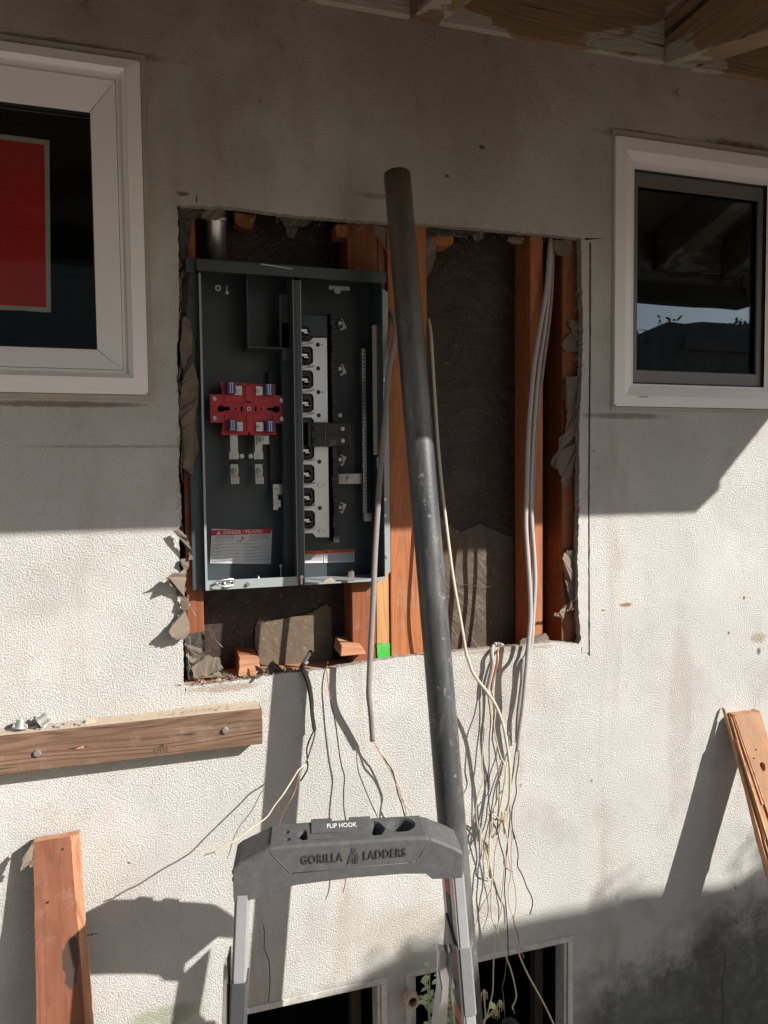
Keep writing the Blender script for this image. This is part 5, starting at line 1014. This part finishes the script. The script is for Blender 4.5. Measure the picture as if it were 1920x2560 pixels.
q = MB()
def splinter(m, a, b_, w0, w1, th=.004, y0=0):
    A = Vector(RP(a[0], a[1])); B = Vector(RP(b_[0], b_[1])); A.y += y0; B.y += y0
    m.hexa([(B.x-w1, B.y, B.z), (B.x+w1, B.y, B.z), (B.x+w1, B.y+th, B.z), (B.x-w1, B.y+th, B.z), (A.x-w0, A.y, A.z), (A.x+w0, A.y, A.z), (A.x+w0, A.y+th, A.z), (A.x-w0, A.y+th, A.z)])
for a, b_, w0, w1, th, y0 in (((-.002, -.018), (.006, 1.23), .0008, .006, .012, .006), ((.006, .004), (.012, .30), .0012, .004, .01, -.002), ((.012, .001), (.030, .22), .001, .003, .008, -.004), ((.016, .0), (.040, .26), .0012, .002, .006, -.006), ((.002, .06), (.022, .42), .0015, .004, .008, -.006), ((.010, .10), (.016, .60), .001, .005, .02, .0)):
    splinter(q, a, b_, w0, w1, th, y0)
q.build('splintered_edge', M['pine_split'], e2)
q = MB(); 
for lx, h in ((.012, .46), (.016, .60), (.045, .11), (.06, .09)): p_ = Vector(RP(lx, h, -.001)); q.cyl(p_, p_+Vector((0, -.0012, 0)), .002, 8)
p_ = Vector(RP(.118, .37, .015)); q.tube([p_, p_+Vector((.030, 0, 0))], .0013, 6); q.build('nail', M['gasket'], e2)
q = MB(); q.slab([jag([(.116, -.28), (.126, -.30), (.130, -.33), (.118, -.345)], .006, .001)], .0, .02, fn=lambda x, y, z: (1.590+x, yT+kR*z+y, zT+z)); q.build('bark_edge', M['charred'], e2)

# ================================================================ STEPLADDER
LR = math.atan2(-.2161, .9764); LOC = Vector((.365, -.412, 0)); RX = Vector((math.cos(LR), math.sin(LR), 0)); RN = Vector((-math.sin(LR), math.cos(LR), 0))
def LI(v): q_ = Vector(v)-LOC; return (q_.dot(RX), q_.dot(RN), q_.z)
def LZ(px, py, z=.9): d = ray(px, py); return LI(CAM+d*((z-CAM.z)/d.z))
def cr3(x, y): return (540+x*.422, 2020+y*.422)
lad = empty('stepladder', LOC, 'aluminium stepladder with a charcoal plastic tool tray on top', 'stepladder', None, LR, True)
tilt = lambda x: .0065*(x/.2)
CAPD = .098
st = [(-.217, .866, .806), (-.205, .875, .806), (-.152, .898, .808), (-.147, .9, .820), (-.10, .902, .827), (.0, .902, .831), (.10, .902, .830), (.146, .9, .826), (.158, .897, .814), (.200, .877, .812), (.217, .866, .812)]
m = MB(); rings = []
for x, t_, b_ in st:
    t_ += tilt(x)*.4; b_ += tilt(x); edge = .010 if abs(x) < .21 else .014
    rings.append(m.vs([(x, 0, b_), (x, 0, t_-.004), (x, .0045, t_), (x, .012, t_+.0005), (x, CAPD-.008, t_+.0005), (x, CAPD, t_-.006), (x, CAPD, b_), (x, CAPD-.004, b_), (x, CAPD-.006, t_-.014), (x, .006, t_-.014), (x, .004, b_)]))
PLAT = (3, 7)
for k, (A, B) in enumerate(zip(rings, rings[1:])):
    nn_ = len(A)
    for j in range(nn_):
        if j == 3 and PLAT[0] <= k < PLAT[1]: continue      # the pierced top is built below
        if j == 8 and PLAT[0] <= k < PLAT[1]: continue
        m.face((A[j], A[(j+1) % nn_], B[(j+1) % nn_], B[j]))
m.face(rings[0]); m.face(rings[-1])
cap = m.build('tool_tray', M['cap'], lad, .0015)
def pg(pts): return [LZ(*cr3(*p))[:2] for p in pts]
cx_, cy_ = LZ(*cr3(1093, 112))[:2]
oval = [(cx_+.030*math.cos(t_*math.pi/10), max(.016, min(CAPD-.012, cy_+.002+.030*math.sin(t_*math.pi/10)))) for t_ in range(20)]
hexp = pg([(905, 130), (935, 86), (965, 92), (1005, 130), (982, 168), (930, 172)]); hexp = [(x, max(.014, min(CAPD-.012, y))) for x, y in hexp]
lh = pg([(478, 175), (490, 145), (520, 132), (540, 140), (543, 190), (515, 196)])
s1 = LZ(*cr3(412, 150))[:2]; s2 = LZ(*cr3(423, 188))[:2]
circ = lambda c, r_, n_=12, sy=1: [(c[0]+r_*math.cos(t_*2*math.pi/n_), c[1]+r_*sy*math.sin(t_*2*math.pi/n_)) for t_ in range(n_)]
xa, xb = st[3][0], st[7][0]
topo = [(xa, .0122), (xb, .0122), (xb, CAPD-.0082), (xa, CAPD-.0082)]
s1 = (max(s1[0], xa+.012), s1[1])
holes_ = [oval, hexp, lh, circ(s2, .0062), circ((s1[0]+.002, s1[1]+.004), .0065)]
fnT = lambda x, y, z: (x, z, .9022-y+tilt(x)*.4)
m = MB(); m.slab([topo]+holes_, 0, .003, fn=fnT); m.build('tray_top', M['cap'], cap)
for L_ in holes_:
    m = MB()
    m.slab([L_, [(sum(p[0] for p in L_)/len(L_)+(q_[0]-sum(p[0] for p in L_)/len(L_))*.9, sum(p[1] for p in L_)/len(L_)+(q_[1]-sum(p[1] for p in L_)/len(L_))*.9) for q_ in L_]], .002, .055 if len(L_) > 7 and L_ is oval else .03, fn=fnT)
    m.build('tool_hole', M['cap'], cap)
m = MB(); cxh = sum(p[0] for p in oval)/20
m.slab([oval], .05, .052, fn=fnT); m.slab([hexp], .034, .036, fn=fnT); m.slab([lh], .03, .032, fn=fnT); m.build('hole_floor', M['black_soft'], cap)
# raised plate with the words FLIP HOOK
m = MB(); x0, x1 = -.0715, .047
m.hexa([(x0, .040, .9026), (x1, .040, .9026), (x1, .084, .9026), (x0, .084, .9026), (x0+.001, .041, .9032), (x1-.001, .041, .9032), (x1-.001, .083, .9052), (x0+.001, .083, .9052)])
m.box((x0, .0842, .895), (-.030, CAPD-.002, .9055)); m.box((.004, .0842, .895), (x1, CAPD-.002, .9055))
m.build('hook_plate', M['cap'], cap, .0008)
sl2 = (.9052-.9032)/.042
mesh_obj(text('FLIP HOOK', 'x', .0235, None, None, lambda u, v, h: (u*.50-.0115, .0625+v, .9032+(.0215+v)*sl2+.0006+h*.5), .0002, 1.0), 'flip_hook_lettering', M['paperwhite'], cap)
m = MB(); m.box((-.068, .0150, .9026), (.044, .0158, .9032)); m.build('tray_ridge', M['cap_line'], cap)
# front badge: outline and embossed words
m = MB()
bl = [(-.148, .8905), (-.112, .849), (-.108, .8475), (.113, .8545), (.126, .858), (.132, .863), (.1565, .8995)]
for a, b_ in zip(bl, bl[1:]): m.tube([(a[0], -.0002, a[1]), (b_[0], -.0002, b_[1])], .0007, 6)
m.build('badge_outline', M['cap_line'], cap)
zt2 = lambda x: .8735+x*.018
for s_, x_ in (('GORILLA', -.0510), ('LADDERS', .0675)):
    mesh_obj(text(s_, 'x', .0225, None, None, lambda u, v, h: (x_+u*.79, -.0011-h, zt2(x_+u)+v), .0009, 1.12), 'maker_lettering', M['cap_deep'], cap)
    mesh_obj(text(s_, 'x', .0225, None, None, lambda u, v, h: (x_+u*.79+.0005, -.0003-h, zt2(x_+u)+v-.0005), .0002, 1.12), 'letter_edge', M['cap_line'], cap)
m = MB(); ez = zt2(.008)
for L_ in ([(-.003, .016), (.003, .016), (.006, .010), (.001, .004), (-.004, .008)], [(-.006, .006), (-.001, .002), (-.003, -.008), (-.008, -.014), (-.012, -.014), (-.009, -.004)], [(.002, .003), (.008, .006), (.010, -.002), (.007, -.014), (.002, -.014), (.004, -.005)], [(-.001, -.003), (.002, -.005), (.0005, -.013), (-.002, -.013)]):
    m.slab([[(.008+a, ez+b_) for a, b_ in L_][::-1]], -.0012, -.0002)
m.build('ape_emblem', M['cap_deep'], cap)
for z in (.846, .832): q = MB(); q.cyl((-.2175, .02, z), (-.2205, .02, z), .0042, 12); q.build('rivet', M['black_soft'], cap)
# rails
SP, LN = .045, .20
def RL(s, z, dx=0, dy=0):  # rail axis at height z
    h = .82-z; return Vector((s*(.2+SP*h)+dx, .016-LN*h+dy, z))
def rail(s, z1, z0, mat, name, wx=.014, y0=-.016, y1=.018, grow=0, par=None):
    m = MB(); a = []
    for z in (z0, z1):
        c_ = RL(s, z, .010 if s > 0 else 0)
        ch = .006
        a.append([(c_.x-wx, c_.y+y1, z), (c_.x-wx, c_.y+y0+ch, z), (c_.x-wx+ch*.6, c_.y+y0, z), (c_.x+wx-ch*.6, c_.y+y0, z), (c_.x+wx, c_.y+y0+ch, z), (c_.x+wx, c_.y+y1, z)])
    A = m.vs(a[0]); B = m.vs(a[1]); n_ = 6
    for j in range(n_): m.face((A[j], A[(j+1) % n_], B[(j+1) % n_], B[j]))
    m.face(A); m.face(B[::-1]); return m.build(name, mat, par or lad)
for s in (-1, 1):
    zt1 = .822; zs = .661 if s < 0 else .694
    r1_ = rail(s, zt1, zs, M['rail_alu'], 'front_rail', .0125 if s < 0 else .0110, -.014, .026)
    if s < 0:
        rail(s, zs, G0+.001, M['sleeve'], 'rail_sleeve', .0155, -.018, .030)
    else:
        rail(s, zs, .580, M['sleeve_dusty'], 'hinge_sleeve', .0130, -.018, .030)
        r2_ = rail(s, .579, G0+.001, M['rail_alu'], 'front_rail', .0110, -.014, .026)
# inner aluminium web on the right rail with its labels and the hinge plate
m = MB(); c1 = RL(1, .822); c0 = RL(1, G0+.001)
m.hexa([(c0.x-.0015, c0.y-.012, G0+.001), (c0.x+.0005, c0.y-.012, G0+.001), (c0.x-.0127, c0.y+.052, G0+.001), (c0.x-.0145, c0.y+.052, G0+.001), (c1.x-.0015, c1.y-.012, .822), (c1.x+.0005, c1.y-.012, .822), (c1.x-.0127, c1.y+.052, .822), (c1.x-.0145, c1.y+.052, .822)])
web = m.build('rail_web', M['alu_side'], lad)
m = MB(); c1 = RL(-1, .822); c0 = RL(-1, G0+.001)
m.hexa([(c0.x-.0145, c0.y-.010, G0+.001), (c0.x-.0127, c0.y-.010, G0+.001), (c0.x-.0127, c0.y+.045, G0+.001), (c0.x-.0145, c0.y+.045, G0+.001), (c1.x-.0145, c1.y-.010, .822), (c1.x-.0127, c1.y-.010, .822), (c1.x-.0127, c1.y+.045, .822), (c1.x-.0145, c1.y+.045, .822)])
m.build('rail_web', M['alu_side'], lad)
def sx_(y): return .013*max(0, 1-(y+.012)/.064)
def on_web(z, y, off=.0006): c_ = RL(1, z); return (c_.x-.0145-off+sx_(y), c_.y+y, z)
def webquad(m, z1, z0, ya, yb, o1=.0002, o2=.0009):
    m.hexa([on_web(z0, ya, o2), on_web(z0, ya, o1), on_web(z0, yb, o1), on_web(z0, yb, o2), on_web(z1, ya, o2), on_web(z1, ya, o1), on_web(z1, yb, o1), on_web(z1, yb, o2)])
q = MB(); webquad(q, .812, .775, .012, .036); q.build('red_label', M['labelred'], web)
q = MB(); webquad(q, .7745, .705, .010, .034); q.build('black_label', M['ink'], web)
q = MB()
for k in range(22): z = .771-k*.0029; webquad(q, z, z-.0010, .013, .031, .0009, .0013)
for k in range(5): z = .806-k*.006; webquad(q, z, z-.002, .018, .030, .0009, .0013)
q.build('label_print', M['inkgrey'], web)
q = MB(); webquad(q, .572, .548, .008, .036); q.build('orange_label', M['orange'], web)
q = MB(); webquad(q, .5475, .40, .008, .036); q.build('black_label', M['ink'], web)
q = MB()
for k in range(5): z = .568-k*.004; webquad(q, z, z-.0014, .012, .032, .0009, .0013)
for k in range(26): z = .543-k*.0054; webquad(q, z, z-.0022, .012, .032, .0009, .0013)
q.build('label_print', M['inkgrey'], web)
# hinge plate (faces left)
hp = [(.735, .030), (.700, .000), (.694, -.016), (.580, -.016), (.585, .010), (.625, .092)]
m = MB(); A = m.vs([on_web(z, y, .0016) for z, y in hp]); B = m.vs([on_web(z, y, .0060) for z, y in hp])
m.face(A); m.face(B[::-1])
for k in range(6): m.face((A[k], A[(k+1) % 6], B[(k+1) % 6], B[k]))
hgp = m.build('hinge_plate', M['bracket'], lad, .0008)
q = MB()
for z, y in ((.675, .022), (.652, .062), (.618, .012)):
    q = MB(); a = Vector(on_web(z, y, .006)); q.ring(a, (-1, 0, 0), .0085, .0055, .002, 16); q.cyl(a, a+Vector((-.0026, 0, 0)), .0038, 12)
    q.build('rivet', M['zinc'], hgp)
# rear legs
def rear(s):
    m = MB(); a = on_web(.640, .056, .006) if s > 0 else None
    x1_ = a[0] if s > 0 else RL(-1, .672).x-.026; x0_ = x1_+(.02 if s > 0 else -.075); yb = .345
    m.hexa([(x0_-.010, yb, G0), (x0_+.010, yb, G0), (x0_+.010, yb+.032, G0), (x0_-.010, yb+.032, G0), (x1_-.010, .035, .650), (x1_+.010, .035, .650), (x1_+.010, .067, .650), (x1_-.010, .067, .650)])
    o = m.build('rear_leg', M['alu_side'], lad, .001)
    g_ = MB(); g_.hexa([(x0_-.0112, yb+.010, G0), (x0_-.0103, yb+.010, G0), (x0_-.0103, yb+.020, G0), (x0_-.0112, yb+.020, G0), (x1_-.0112, .046, .64), (x1_-.0103, .046, .64), (x1_-.0103, .056, .64), (x1_-.0112, .056, .64)]); g_.build('leg_groove', M['brushed'], o)
    if s < 0:
        c_ = RL(-1, .64); hq = MB(); hx_ = c_.x-.019
        hq.hexa([(hx_-.003, c_.y-.02-.03, .50), (hx_, c_.y-.05, .50), (hx_, c_.y+.05, .52), (hx_-.003, c_.y+.05, .52), (hx_-.003, c_.y+.01, .70), (hx_, c_.y+.01, .70), (hx_, c_.y+.06, .69), (hx_-.003, c_.y+.06, .69)]); hq.build('hinge_plate', M['bracket'], lad, .0008)
rear(1); rear(-1)
m = MB(); a = on_web(.640, .030, .012); m.hexa([(a[0]-.004, .19, .30), (a[0]-.001, .19, .30), (a[0]-.001, .225, .32), (a[0]-.004, .225, .32), (a[0]-.012, .0, .60), (a[0]-.009, .0, .60), (a[0]-.009, .035, .615), (a[0]-.012, .035, .615)]); m.build('spreader', M['brushed'], lad)
for z, dy in ((-.08, .05), (.20, .05), (.48, .05)):
    c_ = RL(1, z); c2_ = RL(-1, z); m = MB(); m.box((c2_.x+.013, c_.y-.01, z-.02), (c_.x-.015, c_.y+.075, z)); m.build('step', M['alu_side'], lad, .002)

# ================================================================ FOUNDATION VENTS
def vent(name, x0, x1, zt_, label, left=True):
    e = empty(name, ((x0+x1)/2, 0, 0), label, 'vent')
    m = MB()
    m.box((x0-.016, -.003, zt_), (x1+.016, .002, zt_+.016)); m.box((x1, -.0025, -.10), (x1+.016, .002, zt_-.0003)); m.box((x0-.016, -.0025, -.10), (x0, .002, zt_-.0003))
    m.build('trim', M['paint_strip'], e, .0015)
    m = MB(); m.box((x1-.008, .004, -.0995), (x1-.0005, .05, zt_-.0005)); m.build('inner_frame', M['paint_strip'], e)
    m = MB(); m.box((x0+.0005, .004, -.0995), (x0+.012, .07, zt_-.0005)); m.build('inner_frame', M['paint_strip'], e)
    m = MB(); m.box((x1-.055, .08, G0), (x1-.030, .11, zt_+.05)); m.build('post', M['joist'], e)
vent('foundation_vent', VL[0], VL[2], VL[3], 'left crawl space opening with flaking pale trim, seen between the ladder rails')
vent('foundation_vent', VR[0], VR[2], VR[3], 'right crawl space opening with flaking pale trim behind the hanging wires')
# clay pipe stub between the vents
cs_ = empty('pipe_stub', (.606, -.03, .25), 'short pale clay pipe stub poking out between the crawl space openings', 'pipe stub')
c_ = P(1030, 2503, -.05); q = MB(); q.tube([(c_.x+.008, .02, c_.z-.05), (c_.x+.008, -.005, c_.z-.02), (c_.x+.006, -.025, c_.z-.004), (c_.x, -.05, c_.z+.001)], .0165, 20, cap=False); q.tube([(c_.x, -.052, c_.z+.0012), (c_.x+.001, -.045, c_.z+.0008), (c_.x+.006, -.025, c_.z-.004)], .0115, 20, cap=False); q.ring((c_.x, -.050, c_.z+.001), (.03, -1, .02), .0185, .0115, .006, 20); q.build('clay_tube', M['clay'], cs_)

# ================================================================ WEEDS
def leaf(m, c, d, up_, L_, w_):
    c = Vector(c); d = Vector(d).normalized(); s_ = d.cross(Vector(up_)).normalized(); n_ = s_.cross(d)
    i = m.vs([c, c+d*L_*.35+s_*w_, c+d*L_*.75+s_*w_*.7-n_*.1*L_, c+d*L_-n_*.25*L_, c+d*L_*.75-s_*w_*.7-n_*.1*L_, c+d*L_*.35-s_*w_, c+d*L_*.4+n_*.08*L_]); 
    for a, b_ in ((0, 1), (1, 2), (2, 3), (3, 4), (4, 5), (5, 0)): m.face((i[6], i[a], i[b_]))
wd = empty('dried_weed', P(1200, 2700, -.16), 'dried weed with drooping seed heads in front of the right crawl space opening', 'weed')
H5 = lambda x, y, d_=-.16: P(1080+x*.1326, 2300+y*.1326, d_)
m = MB(); m.tube(smooth([P(1190, 2680, -.16), H5(960, 1960), H5(1010, 1860), H5(995, 1600), H5(990, 1400)], 4), .0018, 7)
m.tube(smooth([H5(1010, 1860), H5(1100, 1760), H5(1200, 1660), H5(1270, 1570)], 4), .0015, 7); m.tube(smooth([H5(1010, 1870), H5(1100, 1800), H5(1190, 1740)], 4), .0014, 7); m.build('stem', M['dry'], wd)
random.seed(2)
for (x, y) in ((985, 1375), (1285, 1570), (1205, 1730)):
    m = MB()
    c_ = H5(x, y); m.tube([c_+Vector((0, 0, .006)), c_, c_-Vector((0, 0, .008))], .004, 8)
    for k in range(9):
        a_ = k*.7; v_ = Vector((math.cos(a_), math.sin(a_)*.6, 0)); m.tube([c_+Vector((0, 0, .003)), c_+v_*.008, c_+v_*.009-Vector((0, 0, random.uniform(.010, .018)))], .0007, 5)
    m.build('seed_head', M['dry'], wd)
m = MB(); leaf(m, H5(1140, 1680), (-.25, -.1, 1), (0, -1, 0), .020, .0075); leaf(m, H5(1160, 1690), (.1, -.2, .9), (0, -1, 0), .016, .005); m.build('leaf', simple('young_leaf', (.55, .62, .30), .6), wd)
w2 = empty('garden_plant', P(1120, 2700, -.10), 'leafy plant growing behind the right rail of the stepladder', 'plant')
m = MB(); ml = MB(); random.seed(6)
for k in range(12):
    px = 1084+random.uniform(-12, 52); b0 = P(px+random.uniform(-10, 30), 2760, -.10+random.uniform(-.02, .04)); tp = P(px+random.uniform(-16, 10), 2400+random.uniform(0, 140)+(30 if px > 1110 else 0), -.08+random.uniform(-.03, .04))
    mid = (b0+tp)/2+Vector((random.uniform(-.01, .01), 0, 0)); pts = smooth([b0, mid, tp], 6); m.tube(pts, .0016, 6)
    for p_ in pts[4:]:
        for _ in range(1): leaf(ml, p_, (random.uniform(-1, 1), random.uniform(-.8, .4), random.uniform(.0, 1)), (0, -.4, 1), random.uniform(.02, .036), random.uniform(.004, .008))
m.build('stem', simple('green_stem', (.30, .33, .16), .7), w2); ml.build('foliage', M['leaf'], w2)
# small rounded thing in the dark of the right vent: dried hydrangea like head
q = MB(); c_ = P(1275, 2560, -.02); random.seed(3)
for k in range(160):
    a_, b_ = random.uniform(0, 6.28), random.uniform(-.3, 1.5); v_ = Vector((math.cos(a_)*math.cos(b_), math.sin(a_)*math.cos(b_), math.sin(b_))); leaf(q, c_+v_*.022-Vector((0, 0, .018)), v_+Vector((random.uniform(-.6, .6), random.uniform(-.6, .6), random.uniform(-.3, .6))), (v_.y, 1, v_.z), .009, .0035)
ww = empty('dried_flower', c_-Vector((0, 0, .04)), 'round dried flower head at the bottom edge inside the right crawl space opening', 'flower head'); q.build('flower_head', simple('grey_green_petals', (.15, .15, .10), .8), ww)
q = MB(); q.tube([c_-Vector((0, 0, .02)), c_-Vector((0, 0, .20))], .002, 6); q.build('stem', M['dry'], ww)

# ================================================================ UNSEEN FENCE (tops cut to throw the low shadow, only mirrored in the window)
fe = empty('unseen_shadow_fence', (4.2, -2.55, G0), 'unseen board fence behind the photographer, tops cut to shape the low shadow', 'fence')
random.seed(21); prof = [(.05, .15), (.411, .318), (.654, .405), (.80, .388), (.942, .418), (1.188, .405), (1.25, .43), (1.4, .412), (1.551, .385), (1.768, .39), (2.2, .40), (6, .40)]
def ph(x):
    for (a, b_), (c2, d2) in zip(prof, prof[1:]):
        if a <= x <= c2: return b_+(d2-b_)*(x-a)/(c2-a)
    return prof[0][1] if x < prof[0][0] else prof[-1][1]
x = 2.90; m = MB(); k = 0
while x < 6.6:
    xs_ = x-2.805; h = (ph(xs_) if x > 3.25 else ph(xs_)) ; z_ = h+2.193-.008; z2 = ph(xs_+.14)+2.193-.008
    m = MB(); m.hexa([(x, -2.57, G0), (x+.136, -2.57, G0), (x+.136, -2.55, G0), (x, -2.55, G0), (x, -2.57, z_), (x+.136, -2.57, z2), (x+.136, -2.55, z2), (x, -2.55, z_)]); m.build('shadow_fence_board', M['fence'], fe); x += .1365; k += 1
m = MB(); m.box((3.55, -2.548, 2.40), (6.6, -2.51, 2.49)); m.box((3.0, -2.548, .5), (6.6, -2.51, .59)); m.build('shadow_fence_rail', M['fence'], fe)
vi = empty('climbing_shrub', (4.05, -2.59, G0), 'leafy climber spilling over the top of the unseen shadow fence', 'shrub')
m = MB(); random.seed(13)
clumps = [(3.46, 2.585, .03, 24), (4.05, 2.615, .03, 34), (4.55, 2.59, .04, 60), (4.60, 2.71, .05, 45), (4.66, 2.65, .05, 50), (3.22, 2.47, .05, 50), (5.2, 2.62, .1, 100)]
for cx, cz, r_, n_ in clumps:
    for _ in range(n_):
        c_ = Vector((random.gauss(cx, r_), random.gauss(-2.58, .03), random.gauss(cz, r_*.5))); leaf(m, c_, (random.uniform(-1, 1), random.uniform(-1, 1), random.uniform(-.6, 1)), (random.uniform(-1, 1), random.uniform(-1, 1), 1), random.uniform(.02, .045), .009)
m.build('foliage', M['leafd'], vi)
m = MB()
for x_ in (3.46, 4.05, 4.55, 5.2): m.tube(smooth([(x_+.05, -2.61, G0), (x_-.04, -2.61, 1.2), (x_, -2.595, 2.56)], 6), .008, 7)
m.tube(smooth([(4.60, -2.59, 2.5), (4.62, -2.59, 2.66), (4.68, -2.59, 2.73)], 4), .004, 5); m.build('stem', M['dry'], vi)

# added house out of view, blocks the sky mirrored in the left window
nh = empty('sky_block_house', (-2.5, -8, G0), 'added beige house out of view, blocking sky mirrored in the left window', 'house')
m = MB(); m.slab([rect(-9, G0, 2.2, 4.3), rect(-4.4, 1.1, -3.0, 2.2), rect(-1.2, 1.1, .3, 2.2)], -7.2, -7.0); m.box((-9, -11, G0), (-8.9, -7.2, 4.3)); m.box((2.1, -11, G0), (2.2, -7.2, 4.3)); m.build('wall', simple('sky_block_stucco', (.30, .26, .21), .9, 0, .1, 8), nh)
m = MB(); m.hexa([(-9.4, -6.6, 4.3), (2.6, -6.6, 4.3), (2.6, -11.4, 4.3), (-9.4, -11.4, 4.3), (-9.4, -6.6, 4.4), (2.6, -6.6, 4.4), (2.6, -9, 5.3), (-9.4, -9, 5.3)]); m.build('roof', simple('sky_block_shingle', (.10, .085, .075), .9, 0, .3, 20), nh)
for x0_, x1_ in ((-4.4, -3.0), (-1.2, .3)):
    m = MB(); frame_loop(m, (x0_+.001, 1.101, x1_-.001, 2.199), (x0_+.07, 1.17, x1_-.07, 2.13), -7.0, -7.1); wo = m.build('window', M['vinyl'], nh); m = MB(); m.box((x0_+.07, -7.09, 1.17), (x1_-.07, -7.08, 2.13)); m.build('pane', M['gasket'], wo)

for o in list(bpy.data.objects):
    if o.name.startswith('camera') or o.type == 'LIGHT': continue
    for k_ in ('local', '_d'):
        if k_ in o: del o[k_]
